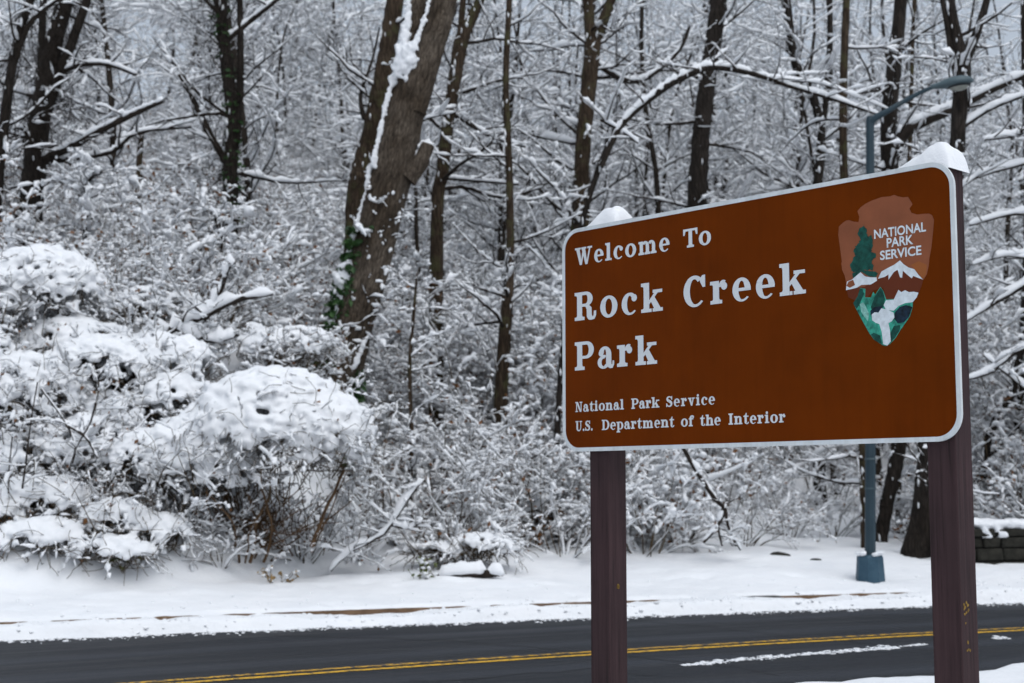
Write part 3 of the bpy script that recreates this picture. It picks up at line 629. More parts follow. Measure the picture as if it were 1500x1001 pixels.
E6('snow_peak', [(475, 205), (510, 130), (580, 90), (640, 60), (705, 12), (740, 50), (790, 85), (855, 105), (900, 165), (945, 212), (880, 190), (845, 175), (828, 200), (790, 170), (735, 120), (728, 195), (705, 190), (680, 110), (640, 135), (585, 215), (585, 160), (545, 185)], .0016, M_EW)
E6('meadow', [(140, 325), (150, 235), (200, 215), (240, 180), (285, 130), (340, 180), (400, 190), (460, 190), (465, 225), (400, 265), (300, 270), (250, 300)], .0018, M_EW)
E6('bison_hill', [(145, 280), (165, 235), (215, 215), (235, 270), (180, 300)], .0020, M_TAN)
E6('tree_foot', [(205, 150), (250, 130), (290, 70), (340, 120), (450, 130), (475, 150), (450, 190), (380, 180), (300, 130), (240, 180), (215, 200)], .0022, M_FOR)
E6('valley', [(215, 460), (260, 390), (290, 300), (345, 310), (340, 400), (400, 400), (425, 340), (445, 370), (500, 290), (530, 330), (560, 420), (660, 415), (840, 440), (838, 500), (810, 600), (750, 685), (710, 742), (660, 822), (600, 890), (555, 910), (520, 900), (430, 840), (380, 770), (330, 680), (270, 570)], .0016, M_GRN)
E6('pine', [(400, 500), (430, 420), (455, 370), (480, 330), (500, 295), (525, 330), (550, 420), (530, 500), (480, 540), (420, 560)], .0019, M_FOR)
E6('pine', [(215, 460), (260, 390), (285, 310), (310, 310), (330, 360), (300, 430), (280, 480), (250, 520)], .0019, M_FOR)
E6('highlight', [(285, 470), (320, 450), (350, 500), (380, 570), (370, 650), (330, 600), (300, 550)], .0018, M_MINT)
E6('dark_grove', [(650, 560), (700, 500), (770, 480), (835, 500), (800, 600), (750, 660), (680, 670), (645, 620)], .0020, M_NAVY)
E6('dark_bank', [(395, 540), (440, 500), (520, 490), (520, 540), (430, 570), (400, 590)], .0021, M_NAVY)
E6('dark_bank', [(440, 850), (400, 790), (430, 770), (500, 800), (515, 890)], .0019, M_FOR)
E6('dark_bank', [(640, 700), (710, 690), (700, 745), (655, 820), (610, 870), (600, 790)], .0019, M_FOR)
E6('lake', [(535, 480), (560, 430), (640, 425), (690, 320), (720, 345), (760, 325), (800, 345), (850, 340), (900, 350), (880, 400), (840, 450), (760, 460), (690, 490), (640, 540), (560, 530)], .0023, M_EW)
E6('waterfall', [(410, 580), (440, 555), (480, 560), (510, 515), (570, 525), (640, 560), (648, 610), (620, 650), (585, 670), (600, 740), (610, 860), (575, 905), (530, 890), (515, 760), (490, 680), (450, 665), (415, 640)], .0025, M_EW)
tree_px = A5([(385, 505), (418, 560), (425, 640), (455, 650), (470, 620), (492, 680), (490, 760), (470, 830), (530, 850), (525, 900), (480, 940), (500, 1010), (490, 1060), (360, 1040), (300, 1080), (230, 1060), (215, 975), (250, 900), (290, 880), (255, 830), (270, 755), (320, 720), (345, 680), (310, 620), (318, 560)])
rr_ = random.Random(9); jag = []
for (x0, y0), (x1, y1) in zip(tree_px, tree_px[1:]+tree_px[:1]):
    for k in range(4): jag.append((x0+(x1-x0)*k/4+(rr_.gauss(0, .75) if k else 0), y0+(y1-y0)*k/4+(rr_.gauss(0, .75) if k else 0)))
sheet('emblem_tree', jag, .0024, M_FOR, emb)
def sans(txt, u0, u1, v0, h):
    cu = bpy.data.curves.new('t', 'FONT'); cu.body = txt; cu.size = 1; cu.offset = .022; cu.resolution_u = 4; o = bpy.data.objects.new('t', cu); col.objects.link(o)
    dg = bpy.context.evaluated_depsgraph_get(); me = bpy.data.meshes.new_from_object(o.evaluated_get(dg)); bpy.data.objects.remove(o)
    co = np.zeros(len(me.vertices)*3, np.float32); me.vertices.foreach_get('co', co); co = co.reshape(-1, 3); a, b = co.min(0), co.max(0)
    V = np.array([sp(u0+(c[0]-a[0])/(b[0]-a[0])*(u1-u0), v0+(c[1]-a[1])/(b[1]-a[1])*h, .0022)-SO for c in co], np.float32)
    me.vertices.foreach_set('co', V.ravel()); me.update(); me.materials.clear(); me.materials.append(M_EW)
    return link('emblem_lettering', me, parent=emb)
sans('NATIONAL', 1.992, 2.255, .920, .043); sans('PARK', 2.056, 2.190, .872, .043); sans('SERVICE', 2.020, 2.229, .819, .043)
# yellow lichen on the posts
LICH = mat_noise('yellow_lichen', [(.3, (.10, .055, .015)), (.7, (.30, .19, .04))], 30, rough=.9)
def lichen(px, py, w, n, sprd, seed, tang, normal):
    d = at(px, py, 1.)-np.array([0, 0, CAMZ]); C0 = np.array([0, 0, CAMZ]); pt = w; t = ((pt-C0)@normal)/(d@normal); c = C0+d*t; rs = np.random.RandomState(seed); g = Geo()
    for _ in range(n):
        q = c+tang*rs.normal(0, sprd*.5)+EZ*rs.normal(0, sprd); r = rs.uniform(.004, .011); m = 7
        V = [q+normal*.0015+r*(1+rs.normal(0, .25))*(tang*math.cos(6.283*k/m)+EZ*math.sin(6.283*k/m))-SO for k in range(m)]; g.add(V, T=[[0, k, k+1] for k in range(1, m-1)])
    link('lichen_patch', g.mesh('lichen_patch', [LICH], smooth=False), parent=sign)['kind'] = 'stuff'
lichen(1415, 897, sp(2.351, 0, 0), 10, .022, 3, -EN, EX); lichen(905, 860, sp(.315, 0, 0), 3, .006, 4, -EN, EX); lichen(1418, 950, sp(2.351, 0, 0), 4, .02, 5, -EN, EX)
# snow heaped on the post tops
def snow_cap(prof, w0, w1, label, seed):
    us = np.linspace(prof[0][0], prof[-1][0], 60); h = np.interp(us, [p[0] for p in prof], [p[1] for p in prof])
    h = np.convolve(np.pad(h, 4, 'edge'), np.ones(9)/9, 'valid')*np.minimum(1, np.minimum((us-us[0])/.02, (us[-1]-us)/.012)); ws = np.linspace(w0, w1, 22); wm = (w0+w1)/2; hw = (w0-w1)/2
    base = SH-.008; V = []; n, m = len(us), len(ws); g = Geo()
    for a, (u, hh) in enumerate(zip(us, h)):
        for c, w in enumerate(ws):
            e = max(0, 1-abs((w-wm)/hw)**2.6)**.5; edge = a in (0, n-1) or c in (0, m-1)
            V.append(sp(u, base-.022 if edge else base+.004+hh*e*(1+.22*float(vnoise(u, w, .06, seed))+.10*float(vnoise(u, w, .02, seed+1))), w+(.006*float(vnoise(u, w, .04, seed+2)) if not edge else 0)))
    i = (np.arange(n-1)[:, None]*m+np.arange(m-1)[None]).ravel()
    g.add(np.array(V)-SO, np.stack([i, i+m, i+m+1, i+1], 1)); q = link('snow_cap', g.mesh('snow_cap', [SNOW]), parent=sign); q['label'] = label
snow_cap([(.115, .006), (.16, .026), (.195, .052), (.225, .080), (.26, .104), (.30, .114), (.34, .110), (.368, .094), (.388, .05)], -.012, -.185, 'small rounded cap of snow on top of the sign at its left post', 3)
snow_cap([(2.05, .004), (2.11, .028), (2.16, .052), (2.205, .078), (2.245, .098), (2.285, .106), (2.325, .100), (2.352, .082), (2.370, .045)], -.012, -.185, 'large peaked cap of snow on top of the sign at its right post', 4)

# ------------------------------------------------------------------ street lamp
M_LAMP = mat_noise('weathered_blue_grey_paint', [(.3, (.017, .036, .050)), (.55, (.032, .057, .074)), (.75, (.085, .080, .065))], 3, rough=.55, stretch=(1, 1, .3), spec=.3)
M_LBASE = mat_noise('blue_steel_base_paint', [(.3, (.022, .060, .095)), (.7, (.045, .095, .135))], 6, rough=.55)
M_LHEAD = mat_noise('grey_lamp_housing', [(.3, (.05, .08, .095)), (.7, (.10, .14, .155))], 5, rough=.5)
M_LENS = mat_noise('dull_glass_lens', [(.3, (.18, .19, .17)), (.7, (.32, .33, .29))], 12, rough=.25, spec=.5)
M_DARK = mat_noise('dark_rubber_trim', [(.3, (.012, .015, .018)), (.7, (.03, .034, .038))], 10, rough=.6)
lx, ly = at(1275, 846, 20.4)[0], 20.4; lz = gz(lx, ly); LO = np.array([lx, ly, lz]); lamp = empty('street_lamp', LO)
tag(lamp, 'blue grey street lamp standing in the snow behind the sign', 'street lamp')
def frus(rings, k, cap=True, rot=0.):
    g = Geo(); th = np.arange(k)*2*math.pi/k+rot; C = np.array([[(cx+r*math.cos(a), cy+r*math.sin(a), z) for a in th] for cx, cy, z, r in rings])
    V, Q = ring_mesh(C, k, np.arange(len(rings)-1)); g.add(V, Q)
    if cap: n = (len(rings)-1)*k; g.add(C[-1], T=[[0, i, i+1] for i in range(1, k-1)])
    return g
tpx = at(1274.5, 176, 20.4)-LO; LX, LH = float(tpx[0]), float(tpx[2])
link('pole', frus([(0, 0, .2, .078), (LX*.3, 0, LH*.3, .074), (LX, 0, LH, .060), (LX, 0, LH+.05, .05)], 8, rot=.39).mesh('pole', [M_LAMP], smooth=False), parent=lamp)
b = link('base', frus([(0, 0, -.15, .20), (0, 0, .05, .205), (0, 0, .34, .185), (0, 0, .37, .17), (0, 0, .375, .1)], 8, rot=.39).mesh('base', [M_LBASE], smooth=False), parent=lamp)
for z in (1.30, 1.72): link('band', frus([(LX*z/LH, 0, z, .084), (LX*z/LH, 0, z+.025, .084)], 16, cap=False).mesh('band', [M_LHEAD]), parent=lamp)
ap = [at(px, py, 20.4)-LO for px, py in ((1274, 181), (1283, 173), (1300, 164), (1325, 150), (1345, 140), (1362, 134))]; ap = [np.array([p[0], p[1]-.05*i, p[2]]) for i, p in enumerate(ap)]
g = Geo(); AP, AR = trunk_poly([(*p, r) for p, r in zip(ap, (.052, .050, .040, .034, .030, .028))], 20); tubes(g, [(AP, AR)], 10); link('arm', g.mesh('arm', [M_LAMP]), parent=lamp)
# cobra head: a flattened teardrop housing, glass bowl below
h0 = ap[-1]; hd = nrm(np.array([.98, -.22, .10])); hs_ = nrm(np.cross(hd, EZ)); hu = np.cross(hs_, hd)
prof = [(-.06, .035, .035, .03), (.05, .06, .05, .04), (.16, .115, .085, .055), (.28, .145, .105, .06), (.40, .135, .10, .055), (.49, .10, .07, .04), (.54, .04, .03, .02), (.55, .005, .004, .004)]
C = []
for s, hw, ht, hb in prof:
    C.append([h0+hd*s+hs_*hw*math.cos(a)+hu*(ht if math.sin(a) > 0 else hb)*math.sin(a) for a in np.arange(14)*2*math.pi/14])
g = Geo(); g.add(*ring_mesh(np.array(C), 14, np.arange(len(prof)-1))); head = link('lamp_head', g.mesh('lamp_head', [M_LHEAD]), parent=lamp)
def bowl(r0, z0, mat, name, sc_=1.):
    c = h0+hd*.33; g = Geo(); C = []
    for f in np.linspace(0, 1, 6):
        rr = math.cos(f*1.5)*sc_; zz = -.045-z0*math.sin(f*1.5); C.append([c+hd*.165*rr*math.cos(a)+hs_*.115*rr*math.sin(a)+hu*zz for a in np.arange(18)*2*math.pi/18])
    g.add(*ring_mesh(np.array(C), 18, np.arange(5))); return link(name, g.mesh(name, [mat]), parent=head)
bowl(1, .075, M_LENS, 'lens', .86); bowl(1, .035, M_DARK, 'lens_rim', 1.02)
rs = np.random.RandomState(2); a = rs.rand(26)*6.283; r_ = .13+.06*rs.rand(26); g = Geo(); blobs(g, np.stack([r_*np.cos(a), r_*np.sin(a), .385+.02*rs.rand(26)], 1), np.tile([.05, .05, .035], (26, 1)), seed=1)
link('snow', remesh(g, .014, SNOW, 'snow'), parent=lamp)

# ------------------------------------------------------------------ drain inlet and stone wall
M_CONC = mat_noise('dark_wet_concrete', [(.3, (.05, .048, .045)), (.7, (.12, .115, .11))], 8, rough=.8, bump=.3)
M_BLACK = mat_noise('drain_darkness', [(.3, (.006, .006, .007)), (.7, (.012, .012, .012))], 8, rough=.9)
dx_ = 2.98; dyk = float(kerb_y(dx_)); dr = empty('storm_drain', (dx_, dyk, .0)); dr.rotation_euler.z = math.atan(.39)
tag(dr, 'dark storm drain opening in the kerb beside the road', 'drain')
def boxg(x0, y0, z0, x1, y1, z1):
    g = Geo(); V = [(x, y, z) for x in (x0, x1) for y in (y0, y1) for z in (z0, z1)]
    g.add(V, [(0, 1, 3, 2), (4, 6, 7, 5), (0, 4, 5, 1), (2, 3, 7, 6), (0, 2, 6, 4), (1, 5, 7, 3)]); return g
link('mouth', boxg(-.36, -.055, -.02, .36, -.004, .10).mesh('mouth', [M_BLACK], smooth=False), parent=dr)  # solid block, its near-black colour stands for the shade inside the opening
link('lintel', boxg(-.50, -.075, .101, .50, .12, .148).mesh('lintel', [M_CONC], smooth=False), parent=dr)
link('grate_sill', boxg(-.42, -.16, -.01, .42, -.056, .012).mesh('grate_sill', [M_CONC], smooth=False), parent=dr)
STONE = mat_noise('mossy_dark_stone', [(.3, (.008, .008, .006)), (.5, (.019, .018, .014)), (.75, (.046, .043, .034))], 5, rough=.9, bump=.7, bscale=18, bdist=.03)
w0_ = at(1408, 833, 22.2); wy = 22.2; wx0 = w0_[0]; wzb = w0_[2]-.06; wall = empty('stone_wall', (wx0, wy, wzb)); wall.rotation_euler.z = .10
tag(wall, 'low dark stone retaining wall beside the right sign post', 'wall')
rnd = random.Random(4); z = 0
for ci, hgt in enumerate((.17, .20, .17, .13)):
    x = -.1-.17*(ci % 2)
    while x < 2.6:
        L = rnd.uniform(.22, .60); dy = rnd.uniform(-.035, .03); bm = bmesh.new(); bmesh.ops.create_cube(bm, size=1)
        for v in bm.verts: v.co = ((v.co.x*(L-.018)+rnd.uniform(-.015, .015)), v.co.y*.3+rnd.uniform(-.02, .02), v.co.z*(hgt-.016)+rnd.uniform(-.006, .006))
        bmesh.ops.bevel(bm, geom=bm.edges[:], offset=.014, segments=1, affect='EDGES'); me = bpy.data.meshes.new('stone'); bm.to_mesh(me); bm.free()
        o = link('stone', me, STONE, wall); o.location = (x+L/2, .15+dy, z+hgt/2); x += L
    z += hgt
link('wall_core', boxg(-.1, .06, -.3, 2.7, .5, z-.04).mesh('wall_core', [M_BLACK], smooth=False), parent=wall)
rs = np.random.RandomState(6); n = 150; g = Geo(); c = np.stack([rs.uniform(-.05, 2.6, n), rs.uniform(.04, .55, n), z+.05+rs.rand(n)*.03], 1); blobs(g, c, np.tile([.16, .13, .075], (n, 1))*(.7+.6*rs.rand(n))[:, None], seed=7, rough=.08)
c2 = np.stack([rs.uniform(.35, .75, 14), rs.uniform(-.03, .02, 14), z-.13+rs.rand(14)*.14], 1); blobs(g, c2, np.tile([.07, .04, .05], (14, 1)), seed=8)
sw = link('snow_cap', remesh(g, .022, SNOW, 'snow_cap'), parent=wall); sw['label'] = 'thick layer of snow along the top of the wall'

# ------------------------------------------------------------------ the big leaning tree
def big_tree():
    Y = 24.; base = px_poly([(482, 600, 92), (498, 545, 84), (517, 470, 80), (537, 400, 78), (557, 320, 78), (575, 250, 79), (590, 180, 78), (602, 130, 78), (610, 105, 76)], Y)
    x, y = base[0][0], base[0][1]; zg = gz(x, y); o = np.array([x, y, zg]); root = empty('leaning_tree', o); tag(root, 'big grey leaning tree with ivy and a snow filled fork', 'tree')
    a0 = at(466, 690, Y); base = [(a0[0], Y, min(zg-.3, a0[2]), .62)]+base
    gt = Geo(); P, R = trunk_poly(base); rs = np.random.RandomState(3)
    k = 28; th = np.arange(k)*2*math.pi/k
    k = 90; th = np.arange(k)*2*math.pi/k
    def fur(P, R, gt, seed):      # furrowed trunk: ridges that wander as they climb
        m = len(P)*4; s = np.linspace(0, len(P)-1, m); P = np.stack([np.interp(s, range(len(R)), P[:, q]) for q in range(3)], 1); R = np.interp(s, range(len(R)), R)*.79
        _, _, T, A, B, segi, _, _ = flat_polys([(P, R)]); sl = (s*.18)[:, None]; tw = th[None]+.10*np.sin(sl*1.7+seed)+.06*vnoise(sl*1.0, th[None]*0, .5, seed)
        rg = 1-2*np.abs(vnoise(tw*R.mean()*26, sl*1.1, 1., seed % 9)); rg2 = vnoise(tw*R.mean()*60, sl*4, 1., seed % 7)
        rr = R[:, None]+.030*rg*np.minimum(1, R[:, None]/.3)+.014*rg2+.025*R[:, None]*np.sin(th[None]*3+sl)-.03
        C = P[:, None]+rr[..., None]*(np.cos(th)[None, :, None]*A[:, None]+np.sin(th)[None, :, None]*B[:, None]); gt.add(*ring_mesh(C, k, segi))
    fur(P, R, gt, 5)
    st1 = px_poly([(602, 150, 56), (604, 110, 50), (607, 70, 44), (611, 20, 38), (613, -40, 34), (612, -160, 28)], Y+.12)
    st2 = px_poly([(602, 165, 60), (617, 110, 60), (633, 60, 56), (650, 0, 54), (668, -70, 48), (690, -160, 42)], Y-.08)
    for s_, sd in ((st1, 8), (st2, 11)): SP, SR = trunk_poly(s_); fur(SP, SR, gt, sd)
    # broken stub on the right side with a cushion of snow
    s3 = px_poly([(596, 262, 30), (615, 240, 26), (622, 225, 22), (627, 212, 20)], Y-.1); SP, SR = trunk_poly(s3, 10); tubes(gt, [(SP, SR)], 12, rough=.06)
    link('trunk', gt.mesh('trunk', [BARK_GREY], origin=o), parent=root)
    gs = Geo()
    def strip_snow(pts, Y, sz, n, seed, flat=(.85, .5, 1.0)):
        n = int(n*4); Y = Y+.06
        Q = np.array([at(px, py, Y) for px, py in pts]); r = np.random.RandomState(seed); s = np.sort(r.rand(n))*(len(Q)-1); c = np.stack([np.interp(s, range(len(Q)), Q[:, j]) for j in range(3)], 1)
        w = np.interp(s, range(len(Q)), sz); w = w*(.9+.5*vnoise(s, s*0, .3, seed+40)); c += r.normal(0, 1, (n, 3))*w[:, None]*np.array([.55, .25, .6]); blobs(gs, c, w[:, None]*np.array([flat])*(.35+.5*r.rand(n))[:, None], seed=seed, rough=.2)
    strip_snow([(601, -30), (597, 30), (591, 70), (588, 95)], Y-.24, [.05, .06, .09, .12], 90, 1)
    strip_snow([(634, -20), (624, 20), (612, 55), (600, 80), (594, 95)], Y-.46, [.03, .035, .05, .09, .10], 110, 2)
    strip_snow([(594, 72), (592, 90), (586, 104)], Y-.42, [.13, .16, .09], 60, 3)
    strip_snow([(583, 100), (574, 125), (566, 150), (558, 185), (552, 215), (547, 245)], Y-.30, [.09, .06, .05, .045, .05, .06], 150, 4)
    strip_snow([(543, 240), (534, 285), (522, 330), (512, 370), (507, 410)], Y-.2, [.05, .03, .045, .04, .06], 130, 5)
    strip_snow([(508, 388), (504, 405), (498, 418)], Y-.3, [.08, .13, .08], 40, 6)
    strip_snow([(627, 212), (622, 218), (617, 222)], Y-.12, [.08, .12, .07], 30, 7)
    strip_snow([(500, 425), (490, 470), (482, 510), (478, 540)], Y-.3, [.05, .04, .05, .03], 50, 8)
    strip_snow([(540, 490), (528, 515), (518, 540)], Y-.55, [.03, .05, .04], 50, 18)
    rs = np.random.RandomState(21)
    for i in range(46):     # dabs of snow caught in the bark
        f = rs.uniform(.1, .62)*(len(P)-1); j = int(f); aa = rs.uniform(-2.6, -.3); strip = P[j]+(P[j+1]-P[j])*(f-j)+R[j]*.80*np.array([math.cos(aa), math.sin(aa), 0]); s = rs.uniform(.02, .05); nb_ = rs.randint(1, 4); blobs(gs, strip+rs.normal(0, .03, (nb_, 3)), np.tile([s*.9, s*.6, s*1.1], (nb_, 1)), seed=i)
    link('snow', remesh(gs, .016, SNOW, 'snow', origin=o, smooth_it=6), parent=root)
    # ivy on the left flank, with twining stems
    gi = Geo(); c = []
    for i in range(2600):
        f = rs.uniform(.06, .55); j = int(f*(len(P)-1)); aa = math.pi+rs.normal(.25, .42); c.append(P[j]+R[j]*rs.uniform(.82, 1.0)*np.array([math.cos(aa), math.sin(aa), 0])+rs.normal(0, .03, 3))
    for i in range(420):
        f = rs.uniform(.03, .22); j = int(f*(len(P)-1)); aa = -rs.uniform(.1, .8); c.append(P[j]+R[j]*rs.uniform(.82, .96)*np.array([math.cos(aa), math.sin(aa), 0])+rs.normal(0, .05, 3))
    leaves(gi, np.array(c)-o, .11, seed=2); link('ivy', gi.mesh('ivy', [IVY], smooth=False), parent=root)['kind'] = 'stuff'
    S = []; rnd = random.Random(5); side_limbs(S, P[:int(len(P)*.8)], R, 26, rnd, (.5, 1.1), .1, SHRUB, rr=.05); gb = Geo(); g2 = Geo(); dress(S, gb, g2, seed=4, w0=.016)
    link('crown', gb.mesh('crown', [TWIG], origin=o), parent=root); link('twig_snow', g2.mesh('twig_snow', [SNOWB], origin=o), parent=root)
big_tree()

# ------------------------------------------------------------------ trees one can tell apart
def vines(n=500, lo=.1, hi=.95, sp_=.25, leaf=0, m=None):
    """fine creeper stems and leaves hugging a trunk"""
    def f(root, o, P, R, rnd):
        g = Geo(); S = []
        for _ in range(n//10):
            i = rnd.randrange(int(lo*len(P)), max(int(lo*len(P))+1, int(hi*len(P)))); a = rnd.uniform(0, 6.283); p = P[i]+R[i]*np.array([math.cos(a), math.sin(a), 0])
            grow(S, tuple(p), (math.cos(a)*.3, math.sin(a)*.3, -.9), rnd.uniform(.6, 1.6), .008, 2, dict(SHRUB, trop=(0, 0, -.12, -.1, 0), prob=(0, 0, .5, 0, 0)), rnd)
        tubes(g, [(p, r) for p, r, l in S], 3); 
        if leaf: c = np.array([P[i]+R[i]*1.15*np.array([math.cos(a), math.sin(a), 0])+np.random.RandomState(i).normal(0, .05, 3) for i, a in ((rnd.randrange(int(lo*len(P)), int(hi*len(P))), rnd.uniform(0, 6.283)) for _ in range(leaf))]); leaves(g, c, .09, 1, seed=3)
        v = link('creeper', g.mesh('creeper', [TWIG, IVY], origin=o), parent=root); v['kind'] = 'stuff'
    return f
FT = feature_tree
FT('forest_tree', 'brown mossy trunk rising close behind the left side of the big leaning tree', [(520, 330, 30), (530, 250, 31), (546, 190, 30), (561, 110, 28), (573, 40, 27), (586, -60, 25), (600, -160, 22)], 26.5, nb=8, seed=11, bmat=BARK_BROWN, limbs=[[(534, 175, 8), (528, 140, 6), (545, 90, 4), (556, 40, 3)]])
FT('forest_tree', 'slanting brown tree forking just right of the big leaning trunk', [(640, 330, 20), (648, 255, 20), (655, 190, 19), (664, 130, 20), (676, 60, 22), (692, 25, 16), (712, -20, 13), (740, -90, 10)], 28, nb=8, seed=12, bmat=BARK_BROWN, stems=[[(676, 65, 14), (676, 30, 11), (682, -30, 9), (690, -100, 7)]], limbs=[[(655, 200, 5), (668, 150, 5), (668, 120, 4), (672, 70, 3)], [(660, 165, 8), (720, 200, 6), (770, 215, 4)], [(640, 260, 6), (700, 265, 5), (760, 270, 4)]])
FT('forest_tree', 'slender straight tree between the big leaning tree and the sign', [(733, 655, 24), (735, 560, 21), (741, 470, 19), (747, 380, 13), (746, 250, 11), (741, 120, 10), (746, 0, 9), (748, -80, 8)], 25, nb=12, seed=13, bmat=BARK_BROWN, L=(.8, 2.2))
FT('forest_tree', 'tree with a snowy fork at the top edge, up and left of the sign', [(846, 420, 30), (850, 320, 28), (853, 230, 24), (860, 150, 24), (867, 80, 26), (864, 40, 18), (860, -10, 16), (855, -90, 12)], 30, nb=12, seed=14, bmat=BARK_BROWN, stems=[[(867, 85, 22), (876, 50, 18), (892, 10, 15), (912, -50, 12)]], limbs=[[(868, 90, 10), (930, 120, 8), (990, 80, 6), (1010, 40, 5)]])
FT('forest_tree', 'thick dark straight trunk rising above the middle of the sign', [(1016, 420, 32), (1020, 310, 30), (1026, 210, 28), (1036, 120, 26), (1048, 40, 26), (1058, -40, 24), (1066, -120, 20)], 32, nb=9, seed=15, bmat=BARK_DARK)
FT('arching_tree', 'bent tree whose snow laden limb arches over the top of the sign', [(812, 735, 9), (818, 600, 9), (828, 470, 8), (845, 360, 8), (872, 262, 9), (905, 188, 9), (960, 138, 10), (1000, 115, 9), (1040, 100, 8), (1100, 108, 7), (1160, 128, 5), (1220, 146, 4), (1290, 170, 3)], 24, nb=14, seed=16, bmat=BARK_DARK, f0=.5, L=(.6, 1.7), dY=-.6, gap=.08,
   limbs=[[(880, 245, 9), (912, 182, 9), (965, 136, 9), (1003, 113, 9), (1040, 99, 8), (1100, 107, 7), (1160, 127, 5), (1220, 145, 4), (1288, 169, 2)], [(1105, 110, 4), (1150, 118, 4), (1200, 122, 3), (1250, 140, 2), (1300, 160, 2)], [(880, 175, 6), (915, 195, 5), (935, 210, 3)]], limb_w0=.034, limb_tw=9)
FT('forest_tree', 'crooked slim tree rising above the sign near the lamp arm', [(1194, 420, 15), (1196, 300, 15), (1203, 200, 14), (1190, 140, 14), (1166, 95, 13), (1156, 40, 12), (1146, -20, 11), (1140, -100, 9)], 33, nb=11, seed=17, bmat=BARK_DARK, stems=[[(1203, 195, 9), (1213, 120, 10), (1216, 40, 9), (1214, -60, 8)]])
FT('forest_tree', 'dark trunk right behind the street lamp pole', [(1270, 775, 17), (1266, 700, 15), (1263, 600, 15), (1250, 450, 14), (1238, 300, 13), (1235, 150, 12), (1240, 0, 11), (1243, -80, 10)], 24.5, nb=10, seed=18, bmat=BARK_BROWN)
FT('forest_tree', 'leaning trunk between the street lamp and the right sign post', [(1288, 800, 22), (1300, 735, 20), (1314, 670, 22), (1320, 600, 22), (1325, 450, 26), (1306, 280, 26), (1302, 180, 24), (1310, 100, 22), (1318, 20, 19), (1326, -80, 16)], 25.5, nb=10, seed=19, bmat=BARK_DARK,
   limbs=[([(1300, 260, 18), (1318, 205, 19), (1345, 182, 17), (1400, 158, 14), (1460, 128, 11), (1540, 95, 7)], -.6)], limb_w0=.035)
FT('forest_tree', 'thin pale trunk just left of the right sign post', [(1317, 800, 9), (1316, 720, 9), (1318, 640, 8), (1322, 500, 8), (1330, 300, 7), (1336, 100, 6), (1340, -40, 5)], 28, nb=7, seed=20, bmat=BARK_BROWN)
FT('forest_tree', 'dark forked tree standing behind the right end of the sign', [(1342, 818, 46), (1352, 760, 38), (1360, 690, 34), (1364, 630, 33), (1378, 450, 30), (1398, 280, 25), (1404, 180, 23), (1410, 100, 24), (1400, 50, 17), (1392, 0, 14), (1386, -80, 11)], 23.2, nb=9, seed=21, bmat=BARK_DARK, stems=[[(1409, 105, 16), (1424, 65, 14), (1440, 20, 11), (1458, -50, 9)], [(1407, 130, 12), (1394, 80, 10), (1386, 30, 8), (1372, -40, 6)]],
   limbs=[[(1404, 190, 8), (1450, 160, 7), (1500, 140, 6), (1560, 120, 4)], [(1400, 140, 7), (1420, 160, 6), (1396, 162, 5)]], limb_w0=.04, L=(.8, 2.2))
FT('forest_tree', 'curving slim trunk at the right edge beside the sign post', [(1418, 770, 15), (1428, 720, 14), (1443, 685, 13), (1446, 650, 12), (1462, 610, 12), (1484, 575, 11), (1492, 530, 10), (1520, 430, 9), (1530, 250, 8), (1540, 60, 7)], 26, nb=11, seed=22, bmat=BARK_DARK, limbs=[[(1449, 640, 7), (1458, 610, 7), (1478, 588, 6), (1486, 555, 5)]])
FT('forest_tree', 'straight slim trunk above the stone wall at the right edge', [(1486, 780, 13), (1484, 720, 12), (1490, 640, 12), (1497, 560, 11), (1500, 450, 10), (1505, 300, 9), (1500, 100, 8), (1498, -60, 7)], 27, nb=12, seed=23, bmat=BARK_DARK)
FT('forest_tree', 'tree off the right edge reaching snow covered boughs toward the sign', [(1575, 840, 34), (1572, 700, 30), (1570, 500, 28), (1575, 300, 25), (1580, 100, 22), (1588, -60, 18)], 23, nb=4, seed=24, bmat=BARK_DARK,
   limbs=[[(1570, 390, 12), (1530, 402, 10), (1500, 418, 9), (1460, 442, 7), (1415, 470, 4)], [(1570, 500, 12), (1535, 508, 10), (1490, 514, 9), (1450, 545, 7), (1415, 556, 4)], [(1572, 300, 10), (1530, 312, 8), (1480, 314, 6), (1420, 330, 4)], [(1572, 250, 10), (1530, 235, 8), (1480, 245, 6), (1430, 260, 5), (1408, 275, 3)], [(1572, 440, 9), (1520, 380, 7), (1470, 375, 5), (1425, 388, 3)], [(1572, 220, 10), (1530, 190, 8), (1480, 200, 6), (1440, 205, 4)], [(1575, 600, 9), (1530, 590, 7), (1490, 560, 5), (1440, 520, 3)]], limb_w0=.04, limb_tw=9)
FT('vine_covered_tree', 'dark creeper wrapped trunk standing alone left of centre', [(337, 330, 25), (338, 250, 22), (340, 180, 20), (334, 110, 19), (326, 40, 18), (320, -40, 16), (316, -140, 14)], 27, nb=9, seed=25, bmat=BARK_DARK, extra=vines(900, leaf=700), stems=[[(346, 210, 12), (352, 130, 11), (352, 40, 10), (350, -60, 8)]],
   limbs=[[(338, 250, 12), (310, 200, 10), (280, 140, 8), (262, 110, 6)], [(330, 60, 9), (380, 20, 8), (430, -20, 6)]])
